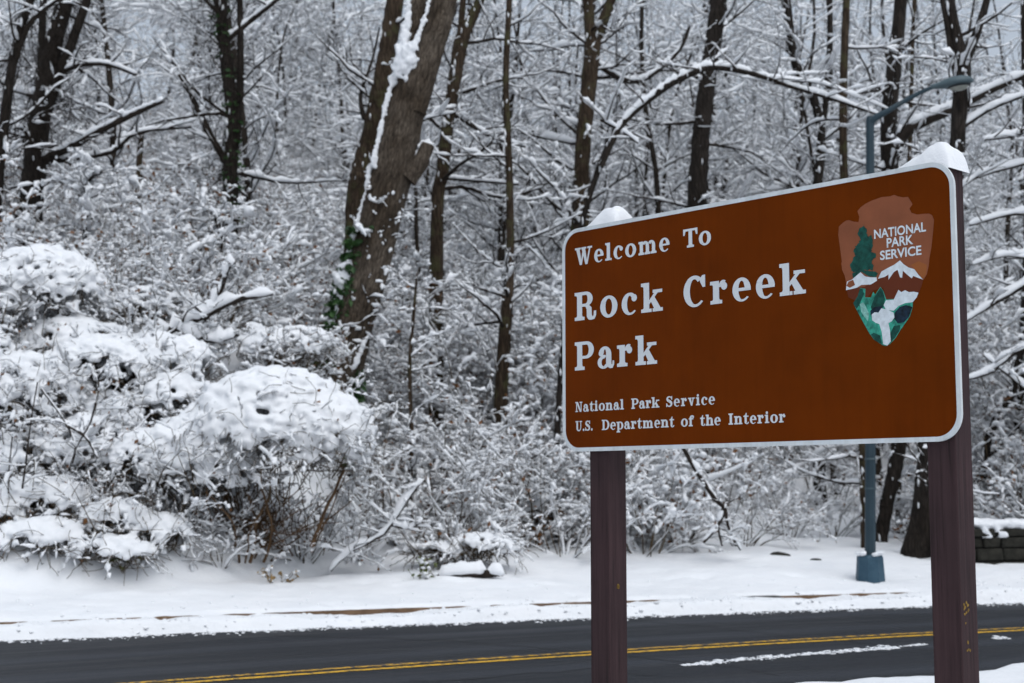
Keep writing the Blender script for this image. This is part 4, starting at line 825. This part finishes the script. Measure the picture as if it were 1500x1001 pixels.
FT('vine_covered_tree', 'thick dark creeper hung tree at the left edge', [(38, 360, 40), (45, 300, 37), (52, 230, 34), (60, 160, 30), (72, 90, 27), (88, 30, 24), (105, -40, 20), (120, -120, 16)], 27, nb=12, seed=26, bmat=BARK_DARK, extra=vines(1500, leaf=0),
   limbs=[[(62, 165, 9), (85, 112, 9), (120, 95, 8), (160, 95, 7), (200, 110, 5)], ([(55, 235, 13), (100, 218, 12), (140, 195, 11), (200, 165, 9), (240, 148, 6)], -1.2), [(50, 240, 9), (110, 232, 8), (165, 222, 7), (200, 195, 6), (280, 186, 4)], [(58, 150, 8), (30, 130, 7), (5, 136, 6)]], stems=[[(60, 190, 16), (86, 110, 15), (112, 45, 14), (140, -40, 12), (160, -120, 10)], [(52, 240, 13), (58, 140, 12), (62, 40, 11), (66, -60, 9)]], limb_tw=9)
FT('forest_tree', 'dark leaning trunk in the upper left corner', [(-20, 420, 18), (-8, 330, 17), (2, 220, 15), (14, 120, 14), (28, 50, 13), (52, -20, 12), (80, -90, 10)], 25, nb=9, seed=27, bmat=BARK_DARK, extra=vines(700), limbs=[[(16, 110, 9), (40, 40, 8), (70, 10, 6), (100, -10, 5)]])
FT('sapling', 'thin dark upright sapling just right of the big leaning trunk', [(600, 720, 8), (603, 640, 7), (600, 540, 6), (606, 460, 5), (611, 400, 3)], 22.5, nb=20, seed=28, bmat=BARK_BROWN, L=(.5, 1.3), prm=SHRUB)
FT('sapling', 'slim broken sapling with a snowy top below the left limbs', [(200, 330, 11), (203, 270, 10), (205, 220, 9), (208, 190, 7)], 33, nb=6, seed=29, bmat=BARK_BROWN, L=(.5, 1.3))
FT('snowy_sapling', 'small tree with a snow laden umbrella top behind the left brambles', [(318, 480, 12), (322, 420, 11), (328, 380, 10), (320, 330, 8), (305, 305, 5)], 24, nb=26, seed=30, bmat=BARK_DARK, L=(.7, 1.5), f0=.55, prm=dict(SHRUB, trop=(0, -.07, -.06, -.03, 0)), w0=.024, tuft=.5, gap=.08)
FT('snowy_sapling', 'arched snow laden sapling below the thick left edge tree', [(128, 420, 9), (125, 350, 8), (122, 300, 7), (130, 265, 5), (150, 252, 4)], 25, nb=26, seed=31, bmat=BARK_DARK, L=(.8, 1.6), f0=.45, prm=dict(SHRUB, trop=(0, -.06, -.06, -.03, 0)), w0=.020, tuft=.45, gap=.1)

# ------------------------------------------------------------------ shrubs
def shrub_geo(seed, n=12, h=(1.4, 2.2), spread=.9, w0=.0140, tuft=.4, wood=0, snow=1, leaf=2, nl=110, gap=.2, prm=dict(SHRUB, seg=(.14, .09, .06, .048, .05), prob=(.55, .48, .38, 0, 0)), tsize=(.010, .04), thick=1.):
    rnd = random.Random(seed); S = []
    for _ in range(n):
        a = rnd.uniform(0, 6.283); e = rnd.uniform(.15, spread); r = rnd.uniform(0, .25)
        grow(S, (r*math.cos(a), r*math.sin(a), -.15), (math.cos(a)*math.sin(e), math.sin(a)*math.sin(e), math.cos(e)), rnd.uniform(*h), rnd.uniform(.010, .022), 0, prm, rnd)
    gb, gs, gl = Geo(), Geo(), Geo(); dress(S, gb, gs, seed=seed, w0=w0, tuft=tuft, gap=gap, ksides=(5, 4, 3, 3, 3), tsize=tsize, thick=thick)
    snow_on(gs, [(p, r) for p, r, l in S if l == 0], 0, w0=w0*1.2, seed=seed+5, gap=.1, fine=False)
    tp = np.concatenate([np.asarray(p[1:]) for p, r, l in S if l >= 2]); rs = np.random.RandomState(seed); leaves(gl, tp[rs.randint(0, len(tp), nl)], .07, seed=seed)
    return gb, gs, gl
def join(parts, mats, name):
    g = Geo()
    for k, q in enumerate(parts):
        off = g.n
        for V in q.V: g.V.append(V); g.n += len(V)
        for A, m in q.Q: g.Q.append((A+off, k))
        for A, m in q.T: g.T.append((A+off, k))
    return g.mesh(name, mats)
SV = []
for sd, kw in ((101, {}), (102, dict(n=15, h=(1.0, 1.7), spread=1.1)), (103, dict(n=9, h=(1.8, 2.8), spread=.7)), (104, dict(n=13, h=(1.3, 2.0), spread=1.2, w0=.018, tuft=.5, tsize=(.014, .055)))):
    b, s, l = shrub_geo(sd, **kw); SV.append([b.mesh('branches', [TWIGB]), s.mesh('snow', [SNOWB]), l.mesh('dry_leaves', [DRYLEAF], smooth=False)])
def place_shrub(v, px, Y, s, label, rz, tilt=0., name='snowy_shrub', dz=0., group='snowy shrubs along the foot of the bank'):
    x = (px-750)/FPX*Y; r = empty(name, (x, Y, gz(x, Y)+dz)); r.rotation_euler = (tilt, 0, rz); r.scale = (s, s, s); tag(r, label, 'shrub', group)
    for nm, me in zip(('branches', 'snow', 'dry_leaves'), SV[v]):
        o = link(nm, me, parent=r)
        if nm == 'dry_leaves': o['kind'] = 'stuff'
for a in ((0, 590, 21.5, 1.0, 'snowy tangled shrub right of the domed snow covered bush', .3), (1, 660, 21.2, .95, 'snow dusted shrub behind the fallen snowy branch', 1.7), (3, 700, 20.6, .62, 'low snow capped shrub beside the half buried log', 2.9),
          (2, 770, 22.4, .95, 'tall loose snowy shrub left of the left sign post', 4.0), (0, 825, 21.8, .8, 'snowy shrub directly left of the left sign post foot', 5.1), (3, 940, 22.2, .9, 'heavily snow laden shrub directly right of the left sign post', .9),
          (1, 995, 23.6, .6, 'snowy shrub below the middle of the sign', 2.2), (0, 1085, 24.0, .75, 'thin snowy shrub under the sign with reddish leaves', 3.4), (3, 1150, 26.5, .8, 'leafy snow laden shrub left of the street lamp', 4.6), (2, 1215, 27.5, .6, 'tall wispy shrub just behind the street lamp', 5.6),
          (2, 690, 23.5, 1.1, 'tall snowy shrub in front of the slender straight tree', 1.1), (3, 20, 18.8, .8, 'tangled snowy shrub at the left edge above the verge', .6), (1, 150, 18.2, .55, 'small shrub poking from the snow left of the domed bush', 2.0),
          (3, 255, 18.3, .62, 'snow laden tangle in front of the left half of the domed bush', 1.2), (3, 330, 18.45, .42, 'low snowy twigs before the brown stems of the domed bush', 4.4), (1, 445, 19.6, .7, 'snowy twigs behind the right foot of the domed bush', 3.3), (3, 520, 20.4, .75, 'snowy tangle just right of the domed bush', 5.5),
          (3, 110, 18.9, .7, 'snowy tangle below the gap between two left bramble mounds', 3.9), (3, 200, 20.4, .8, 'snowy tangle under the leaning snow coated bough', 2.6), (1, 70, 19.9, .8, 'snowy tangle between the upper and lower left edge mounds', 5.9), (0, 300, 22.2, .8, 'snowy shrub rising behind the leaning snow coated bough', 4.1), (3, 410, 21.6, .8, 'snowy shrub above and behind the domed bush', .4), (0, 180, 22.5, .9, 'snowy shrub on the bank behind the left brambles', 1.9),
          (1, 1340, 26.5, .6, 'small snowy shrub at the foot of the leaning trunk beside the lamp', .2), (2, 1450, 25.5, .85, 'bare snowy shrub above the stone wall', 2.4)):
    place_shrub(*a)

# ---- mounds of snow lying on brambles
def bramble(name, label, ells, seed, nblob, size=(.07, .20), voxel=.034, ntw=16, tw_h=(.6, 1.2), cat='shrub', stems=None, cover=.0, leaf=60, droop=.35, droopers=210):
    """ells: list of (px,py,Y, rx,ry,rz) ellipsoids whose upper side carries lumpy snow"""
    rs = np.random.RandomState(seed); C = [(at(px, py, Y), np.array(r)) for px, py, Y, *r in ells]
    c0 = C[0][0]; zg = gz(c0[0], c0[1]); o = np.array([c0[0], c0[1], zg]); root = empty(name, o); tag(root, label, cat)
    g = Geo(); cc = []; ss = []; tot = sum(r[0]*r[1] for _, r in C)
    for c, r in C:
        n = int(nblob*r[0]*r[1]/tot); k = 0
        while k < n:
            d = nrm(rs.normal(0, 1, 3))
            if d[2] < -droop+rs.rand()*.5: continue
            p = c+d*r*(1+rs.normal(0, .02)); hole = vnoise(p[0]*1.0+p[2]*.7, p[1]+p[2]*.8, .40, seed % 13)+.6*vnoise(p[0], p[2], .22, seed % 11)
            if hole < -.23+cover-.20*max(0, d[2]): k += .25; continue
            s = (size[0]+(size[1]-size[0])*rs.rand()**2.2)*(.65+.5*max(0, d[2])); cc.append(p); ss.append((s*1.15, s*1.15, s*(.6+.2*rs.rand()))); k += 1
    blobs(g, np.array(cc), np.array(ss), seed=seed, rough=.16)
    link('snow', remesh(g, voxel, SNOW, 'snow', smooth_it=2, origin=o), parent=root)
    S = []; rnd = random.Random(seed); lp = dict(SHRUB, prob=(.5, .5, .35, 0, 0))
    for c, r in C:
        for _ in range(max(4, int(ntw*r[0]*r[1]/tot))):
            a = rnd.uniform(0, 6.283); q = rnd.uniform(.2, .95); st = (c[0]+r[0]*q*math.cos(a), c[1]+r[1]*q*math.sin(a), c[2]-r[2]*rnd.uniform(.3, .8))
            grow(S, st, (math.cos(a)*.6, math.sin(a)*.6, rnd.uniform(.2, 1)), rnd.uniform(*tw_h), .011, 0, lp, rnd)
    gb, gs = Geo(), Geo(); dress(S, gb, gs, seed=seed, w0=.015, tuft=.3, ksides=(4, 3, 3, 3, 3))
    dp = []
    for c, r in C:          # twigs lying on the surface and hanging over its rim, each with its own snow
        for _ in range(int(droopers*r[0]*(r[1]+r[2]))):
            d = nrm(rs.normal(0, 1, 3)); d[2] = abs(d[2])*.9-.25; d = nrm(d); tgt = nrm(np.cross(d, rs.normal(0, 1, 3))+np.array([d[0], d[1], -.7])*.6)
            grow(dp, tuple(c+d*r*rs.uniform(.98, 1.1)), tuple(tgt), rnd.uniform(.15, .5), .006, 3, dict(SHRUB, trop=(0, 0, 0, -.05, 0)), rnd)
    tubes(gb, [(p, q) for p, q, l in dp], 3); snow_on(gs, [(p, q) for p, q, l in dp], 0, w0=.0125, seed=seed+3, gap=.3, fine=True, var=.6, bare=.3)
    if stems: 
        g3 = Geo(); tubes(g3, stems(rnd, C), 6); link('stems', g3.mesh('stems', [STEMB], origin=o), parent=root)
    # the tangle inside: fine dead canes filling the dome so that gaps read as shade between stems
    S2 = []
    for c, r in C:
        for _ in range(int(130*r[0])):
            d = nrm(rs.normal(0, 1, 3)); p = c+d*r*rs.uniform(.2, .85); e = nrm(rs.normal(0, 1, 3)*np.array([1, 1, .6])); grow(S2, tuple(p), tuple(e), rnd.uniform(.3, .8), .007, 3, SHRUB, rnd)
    tubes(gb, [(p, q) for p, q, l in S2], 3)
    link('branches', gb.mesh('branches', [TWIGB], origin=o), parent=root); link('twig_snow', gs.mesh('twig_snow', [SNOWB], origin=o), parent=root)
    if leaf: gl = Geo(); i = rs.randint(0, len(cc), leaf); leaves(gl, np.array(cc)[i]+rs.normal(0, .08, (leaf, 3))-o, .075, seed=seed); link('dry_leaves', gl.mesh('dry_leaves', [DRYLEAF], smooth=False), parent=root)['kind'] = 'stuff'
    return root
def dome_stems(rnd, C):
    out = []; b = at(352, 806, 18.9)
    for _ in range(15):
        a = rnd.uniform(0, 6.283); r = rnd.uniform(.0, .40); p = np.array([b[0]+r*math.cos(a)*1.2, 18.9+r*math.sin(a), b[2]-.15]); e = rnd.uniform(.1, .75); d = np.array([math.cos(a)*math.sin(e), math.sin(a)*math.sin(e), math.cos(e)]); L = rnd.uniform(.8, 1.5); n = 9; pts = [p]
        for k in range(n): d = nrm(d+np.array([rnd.gauss(0, .16), rnd.gauss(0, .16), .02])); pts.append(pts[-1]+d*L/n)
        r0 = rnd.uniform(.008, .030); out.append((pts, [r0*(1-.6*k/n) for k in range(n+1)]))
    for _ in range(150):        # dead canes packed behind the stems
        p = np.array([b[0]+rnd.gauss(.05, .42), 19.0+rnd.uniform(-.25, .5), b[2]+rnd.uniform(-.1, .35)]); d = nrm(np.array([rnd.gauss(0, .7), rnd.gauss(0, .4), rnd.uniform(.2, 1)])); pts = [p]
        for k in range(6): d = nrm(d+np.array([rnd.gauss(0, .22), rnd.gauss(0, .2), rnd.gauss(0, .15)])); pts.append(pts[-1]+d*.12)
        out.append((pts, [.007]*7))
    b = at(455, 790, 18.7)
    for j in range(2):
        pts = [np.array([b[0]+.05*j+.42*f+rnd.gauss(0, .01), 18.7+.05*j, b[2]-.1+1.0*f]) for f in np.linspace(0, 1, 8)]; out.append((pts, [.03*(1-.4*f)*(1 if j == 0 else .4) for f in np.linspace(0, 1, 8)]))
    return out
bramble('domed_bush', 'domed bush under a thick crust of snow with bare brown stems below', [(400, 655, 18.9, 1.18, 1.0, .98), (470, 650, 18.7, .66, .7, .62), (290, 690, 18.8, .78, .75, .70)], 51, 4600, ntw=26, stems=dome_stems, size=(.035, .135), voxel=.027, cover=.0, leaf=50)
bramble('bramble_mound', 'high snow buried bramble mound at the left edge', [(60, 440, 20.6, .95, .9, .72), (-30, 470, 20.2, .8, .9, .9)], 52, 2000, ntw=9, size=(.035, .13), voxel=.027)
bramble('bramble_mound', 'snow buried brambles low at the left edge above the verge', [(30, 600, 19.3, .95, .7, .72), (-50, 560, 19.2, .7, .7, .8), (60, 740, 18.1, .6, .4, .32)], 53, 2300, ntw=12, size=(.035, .13), voxel=.027)
bramble('bramble_mound', 'snow heaped brambles between the left edge mound and domed bush', [(150, 560, 19.8, .9, .7, .62), (230, 545, 20.2, .8, .7, .52), (130, 680, 18.9, .72, .6, .6)], 54, 2700, ntw=14, size=(.03, .12), voxel=.026)
bramble('bramble_mound', 'smaller snowy bramble hummock left of the domed bush stems', [(215, 690, 18.6, .62, .5, .52), (170, 770, 17.9, .45, .35, .3)], 55, 1500, ntw=12, size=(.03, .09), voxel=.02)
bramble('bramble_mound', 'snowy bramble slope rising behind the domed bush', [(330, 520, 21.5, .9, .8, .5), (230, 470, 22.0, .9, .8, .5), (430, 520, 22.0, .8, .7, .42)], 56, 1900, ntw=16, size=(.03, .09), voxel=.024, cover=.1)
bramble('bramble_mound', 'wide drift of snow over brambles joining the left mounds', [(110, 520, 20.3, .9, .6, .5), (180, 630, 19.5, .8, .6, .5), (40, 690, 18.7, .7, .5, .45), (250, 600, 19.5, .55, .5, .45)], 58, 2300, ntw=12, size=(.03, .12), voxel=.027)
bramble('bramble_mound', 'low snow drift over brambles at the foot of the left bank', [(60, 800, 17.6, .75, .45, .30), (-40, 775, 17.8, .7, .5, .45), (165, 812, 17.5, .5, .35, .18), (225, 790, 18.0, .5, .4, .30)], 59, 1500, ntw=14, size=(.03, .11), voxel=.027, cover=-.06)
bramble('snow_heap', 'snow covered heap of sticks beside the half buried log', [(705, 805, 19.9, .55, .4, .2), (640, 812, 19.8, .4, .3, .14)], 57, 420, ntw=14, size=(.03, .08), voxel=.02, cat='brush pile', tw_h=(.4, .8), leaf=20)
# ---- branches lying about
def fallen(name, label, paths, Y, seed, cat='branch', tw=8, sw=.05, bm=None, leaf=0, dY=0., snap=None, var=.45):
    rnd = random.Random(seed); P0 = at(paths[0][0][0], paths[0][0][1], Y); o = np.array([P0[0], Y, gz(P0[0], Y)]); root = empty(name, o); tag(root, label, cat); pl = []; S = []
    dz = 0. if snap is None else o[2]+snap-P0[2]
    for p in paths: LP, LR = trunk_poly([(a, c, z+dz, r) for a, c, z, r in px_poly(p, Y, dY)]); pl.append((LP, LR)); side_limbs(S, LP, LR, tw, rnd, (.25, .7), .1, SHRUB, rr=.5)
    gb, gs = Geo(), Geo(); tubes(gb, pl, 7); snow_on(gs, pl, 0, kw=.7, w0=sw*.62, seed=seed, gap=.04, hk=1.5, var=var, steep=(.03, .4), sec=SEC7); dress(S, gb, gs, seed=seed, w0=.013)
    link('branch', gb.mesh('branch', [bm or TWIG], origin=o), parent=root); link('snow', gs.mesh('snow', [SNOWB], origin=o), parent=root)
fallen('fallen_branch', 'fallen forked branch under thick snow poking toward the road', [[(484, 833, 3), (500, 816, 4), (525, 797, 5), (552, 786, 5), (572, 768, 5), (590, 738, 5), (610, 710, 4), (622, 700, 3)], [(505, 812, 4), (512, 804, 4), (516, 818, 3)], [(575, 765, 6), (600, 770, 5), (620, 758, 3)]], 19.0, 61, tw=9, sw=.045, snap=.05)
fallen('leaning_branch', 'thick snow coated bough leaning out above the domed bush', [[(215, 505, 12), (260, 478, 12), (300, 462, 11), (345, 440, 9), (400, 431, 4)], [(300, 470, 9), (322, 430, 8), (335, 392, 6), (345, 385, 4)], [(260, 482, 9), (310, 500, 7), (350, 490, 5)]], 20.6, 62, tw=8, sw=.085)
fallen('half_buried_log', 'short log half buried in snow on the verge', [[(638, 839, 3), (652, 838, 8), (672, 837, 13), (700, 836, 14), (722, 836, 11), (738, 838, 3)]], 18.9, 63, cat='log', tw=0, sw=.075, snap=.0, var=.1)
fallen('bent_sapling', 'dark bent sapling leaning in the snow under the sign', [[(1000, 655, 6), (1020, 690, 7), (1050, 735, 7), (1062, 745, 7), (1050, 772, 6), (1030, 795, 5)], [(1062, 745, 6), (1068, 775, 4), (1085, 806, 3)], [(1060, 742, 5), (1052, 770, 4), (1058, 800, 3)]], 21.5, 64, tw=5, sw=.02)
fallen('dead_twig', 'bare dark twig sticking out of the snowy brambles at left', [[(100, 625, 4), (125, 640, 4), (143, 672, 3)], [(60, 570, 3), (90, 610, 3), (110, 650, 3), (106, 680, 2)], [(140, 590, 3), (132, 620, 3), (112, 655, 2), (100, 690, 2)]], 17.9, 65, cat='twig', tw=2, sw=.004)
fallen('dead_twig', 'slender upright twig at the left edge above the verge', [[(20, 800, 3), (35, 700, 3), (45, 620, 2), (55, 560, 2)], [(20, 800, 3), (12, 720, 2), (18, 640, 2)]], 17.7, 66, cat='twig', tw=3, sw=.006)
# small leafy sprigs by the verge
def sprig(px, py, Y, label, seed, n=26, mat=GREENLEAF, w=.35, h=.22):
    c = at(px, py, Y); zg = gz(c[0], Y); o = np.array([c[0], Y, zg]); root = empty('leafy_sprig', o); tag(root, label, 'plant'); rnd = random.Random(seed); S = []
    for _ in range(7): a = rnd.uniform(0, 6.283); grow(S, (rnd.gauss(0, w*.25), rnd.gauss(0, .06), -.05), (math.cos(a)*.8, math.sin(a)*.5, .7), rnd.uniform(.6, 1.1)*(h+.1), .005, 2, SHRUB, rnd)
    gb = Geo(); tubes(gb, [(p, r) for p, r, l in S], 3); link('stems', gb.mesh('stems', [TWIGB]), parent=root); tp = np.concatenate([np.asarray(p[1:]) for p, r, l in S]); rs = np.random.RandomState(seed); gl = Geo(); leaves(gl, tp[rs.randint(0, len(tp), n)]+rs.normal(0, .012, (n, 3)), .06, seed=seed)
    link('leaves', gl.mesh('leaves', [mat], smooth=False), parent=root)['kind'] = 'stuff'
    gs = Geo(); i = rs.randint(0, len(tp), 14); blobs(gs, tp[i], np.tile([.03, .03, .02], (14, 1)), seed=seed); link('snow', gs.mesh('snow', [SNOWB]), parent=root)
sprig(622, 828, 18.8, 'green leafed sprig poking through the verge snow by the log', 71, 40)
sprig(185, 770, 17.6, 'green and brown leafed sprig in the snow left of the domed bush', 72, 30)
sprig(412, 800, 18.2, 'tuft of pale dry grass at the foot of the domed bush', 73, 60, mat=mat_noise('dry_grass', [(.3, (.24, .15, .06)), (.7, (.42, .29, .13))], 5, rough=.8))
for px, py, Y, r, lab in ((1140, 818, 22.3, .13, 'dark hole in the snow with a bare stump under the sign'), (1195, 816, 22.0, .08, 'small dark lump standing for a hole in the snow left of the lamp base')):  # added dark lumps, sunk to a slit, standing for dark holes in the snow
    c = at(px, py, Y); zg = gz(c[0], Y); bm = bmesh.new(); bmesh.ops.create_icosphere(bm, subdivisions=2, radius=r)
    for v in bm.verts: q = 1+.5*float(vnoise(v.co.x*3+px, v.co.y*3+v.co.z*2, .3, 4)); v.co = (v.co.x*q*1.4, v.co.y*q, v.co.z*q*.6)
    me = bpy.data.meshes.new('dark_hole_lump'); bm.to_mesh(me); bm.free(); o = link('dark_hole_lump', me, STONE); o.location = (c[0], Y, zg-.035); tag(o, lab.replace('dark hole in the snow with a bare stump', 'sunken dark lump standing for a hole in the snow'), 'stone')

# ------------------------------------------------------------------ the wood up the hillside
TV = []
def hill_tree(seed, h, r, nb, lean):
    rnd = random.Random(seed); x = y = 0.; pts = []; a = rnd.uniform(0, 6.283)
    for k in range(9): f = k/8; pts.append((x, y, -.4+f*(h+.4), max(.012, r*(1-.85*f)))); x += rnd.gauss(0, .16)+lean*math.cos(a)*h/60; y += rnd.gauss(0, .16)+lean*math.sin(a)*h/60
    P, R = trunk_poly(pts, 26); gt = Geo(); tubes(gt, [(P, R)], 7, rough=.04, seed=seed); S = []
    side_limbs(S, P, R, nb, rnd, (1.6, 4.0), .10, dict(LIMB, seg=(.3, .3, .2, .16, .1), prob=(.6, .75, .55, 0, 0)), up=(.1, .9)); gb, gs = Geo(), Geo(); plaster(gs, P, R, 50, seed, (.02, .06)); dress(S, gb, gs, seed=seed, thick=1.35, bare=.3, w0=.024, tuft=.25, tsize=(.018, .065), ksides=(6, 4, 3, 3, 3), gap=.15)
    TV.append((gt.mesh('trunk', [BARK_MID]), gb.mesh('crown', [TWIG]), gs.mesh('snow', [SNOWB])))
for sd, h, r, nb, ln in ((201, 15, .11, 44, .6), (202, 17, .15, 46, .5), (203, 13, .08, 42, 1.4), (204, 16, .09, 46, 1.0), (205, 10, .055, 44, 2.2)): hill_tree(sd, h, r, nb, ln)
rs = np.random.RandomState(77); spots = []
def far_enough(x, y, d): return all((x-a)**2+(y-b)**2 > d*d for a, b in spots)
tries = 0
while len(spots) < 230 and tries < 9000:
    tries += 1; y = 33+rs.rand()**.8*76; q = rs.uniform(-.44, .46); x = q*y
    dens = 1 if q > -.27 else .45
    if rs.rand() < dens and far_enough(x, y, 1.3+y*.010): spots.append((x, y))
for i, (x, y) in enumerate(spots):
    v = rs.randint(0, 5); r = empty('hillside_tree', (x, y, gz(x, y)-.1)); s = rs.uniform(.8, 1.25); r.scale = (s, s, s*rs.uniform(.9, 1.15)); r.rotation_euler = (rs.normal(0, .04), rs.normal(0, .04), rs.uniform(0, 6.283))
    tag(r, 'bare snow dusted tree among many on the wooded hillside', 'tree', 'trees up the hillside behind')
    for nm, me in zip(('trunk', 'crown', 'snow'), TV[v]): link(nm, me, parent=r)
# undergrowth filling the wood: one mass that nobody could count
pc = bpy.data.collections.new('undergrowth_kinds')
UL = dict(LIMB, seg=(.3, .2, .15, .12, .1), trop=(.0, -.02, -.02, -.01, 0), prob=(.6, .85, .55, 0, 0))
for k, (sd, n, h, spd) in enumerate(((301, 13, (1.6, 2.6), 1.0), (302, 9, (2.6, 4.2), .6), (303, 14, (1.3, 2.1), 1.25), (304, 6, (3.2, 5.2), .5))):
    b, s, l = shrub_geo(sd, n=n, h=h, spread=spd, thick=1.15, w0=.0195, tuft=.32, nl=380, gap=.17, tsize=(.014, .055), prm=dict(SHRUB, seg=(.16, .10, .062, .048, .1), jit=(.10, .19, .24, .26, .3), prob=(.55, .45, .36, 0, 0)))
    pc.objects.link(bpy.data.objects.new('undergrowth_kind', join((b, s, l), [TWIGB, SNOWB, DRYLEAF], 'undergrowth_kind')))
pts = []
while len(pts) < 1650:
    y = 23.2+rs.rand()**1.15*76; q = rs.uniform(-.44, .46); x = q*y
    if y < 25.5 and -.19 < q < -.045: continue      # the foot of the big tree stays clear
    if y < 34 and q < -.17 and rs.rand() < .5: continue
    if .075 < q < .34 and y < 46 and rs.rand() < .90: continue      # open snowy slope under the right half of the sign
    pts.append((x, y))
pts = np.array(pts); zz = ground_z(pts[:, 0], pts[:, 1])
um = bpy.data.meshes.new('undergrowth'); um.from_pydata(np.column_stack([pts, zz]).tolist(), [], [])
for nm, ty, val in (('rz', 'FLOAT', rs.uniform(0, 6.283, len(pts))), ('sz', 'FLOAT', rs.uniform(.75, 1.3, len(pts))), ('kind_index', 'INT', np.where(((pts[:, 0]/pts[:, 1] < -.16) & (pts[:, 1] < 48)) | ((pts[:, 0]/pts[:, 1] < -.03) & (pts[:, 1] < 31)) | (pts[:, 1] < 26), rs.randint(0, 2, len(pts))*2, rs.randint(0, 4, len(pts))))):
    at_ = um.attributes.new(nm, ty, 'POINT'); at_.data.foreach_set('value', val)
uo = link('undergrowth', um); tag(uo, 'snow laden undergrowth filling the wood behind the verge', 'undergrowth', kind='stuff')
ng = bpy.data.node_groups.new('scatter', 'GeometryNodeTree'); ng.interface.new_socket('Geometry', in_out='INPUT', socket_type='NodeSocketGeometry'); ng.interface.new_socket('Geometry', in_out='OUTPUT', socket_type='NodeSocketGeometry')
gi_, go_ = ng.nodes.new('NodeGroupInput'), ng.nodes.new('NodeGroupOutput'); ip = ng.nodes.new('GeometryNodeInstanceOnPoints'); ci = ng.nodes.new('GeometryNodeCollectionInfo')
ci.inputs['Collection'].default_value = pc; ci.inputs['Separate Children'].default_value = True; ci.inputs['Reset Children'].default_value = True; ip.inputs['Pick Instance'].default_value = True
def attr(nm, ty): n = ng.nodes.new('GeometryNodeInputNamedAttribute'); n.data_type = ty; n.inputs['Name'].default_value = nm; return n
a1, a2, a3 = attr('rz', 'FLOAT'), attr('sz', 'FLOAT'), attr('kind_index', 'INT'); cx = ng.nodes.new('ShaderNodeCombineXYZ'); e2r = ng.nodes.new('FunctionNodeEulerToRotation'); L_ = ng.links.new
L_(gi_.outputs[0], ip.inputs['Points']); L_(ci.outputs[0], ip.inputs['Instance']); L_(a1.outputs['Attribute'], cx.inputs[2]); L_(cx.outputs[0], e2r.inputs[0]); L_(e2r.outputs[0], ip.inputs['Rotation']); L_(a2.outputs['Attribute'], ip.inputs['Scale']); L_(a3.outputs['Attribute'], ip.inputs['Instance Index']); L_(ip.outputs[0], go_.inputs[0])
uo.modifiers.new('scatter', 'NODES').node_group = ng
if 0: print('TRIS', sum(sum(len(p.vertices)-2 for p in m.polygons) for m in bpy.data.meshes if m.users))
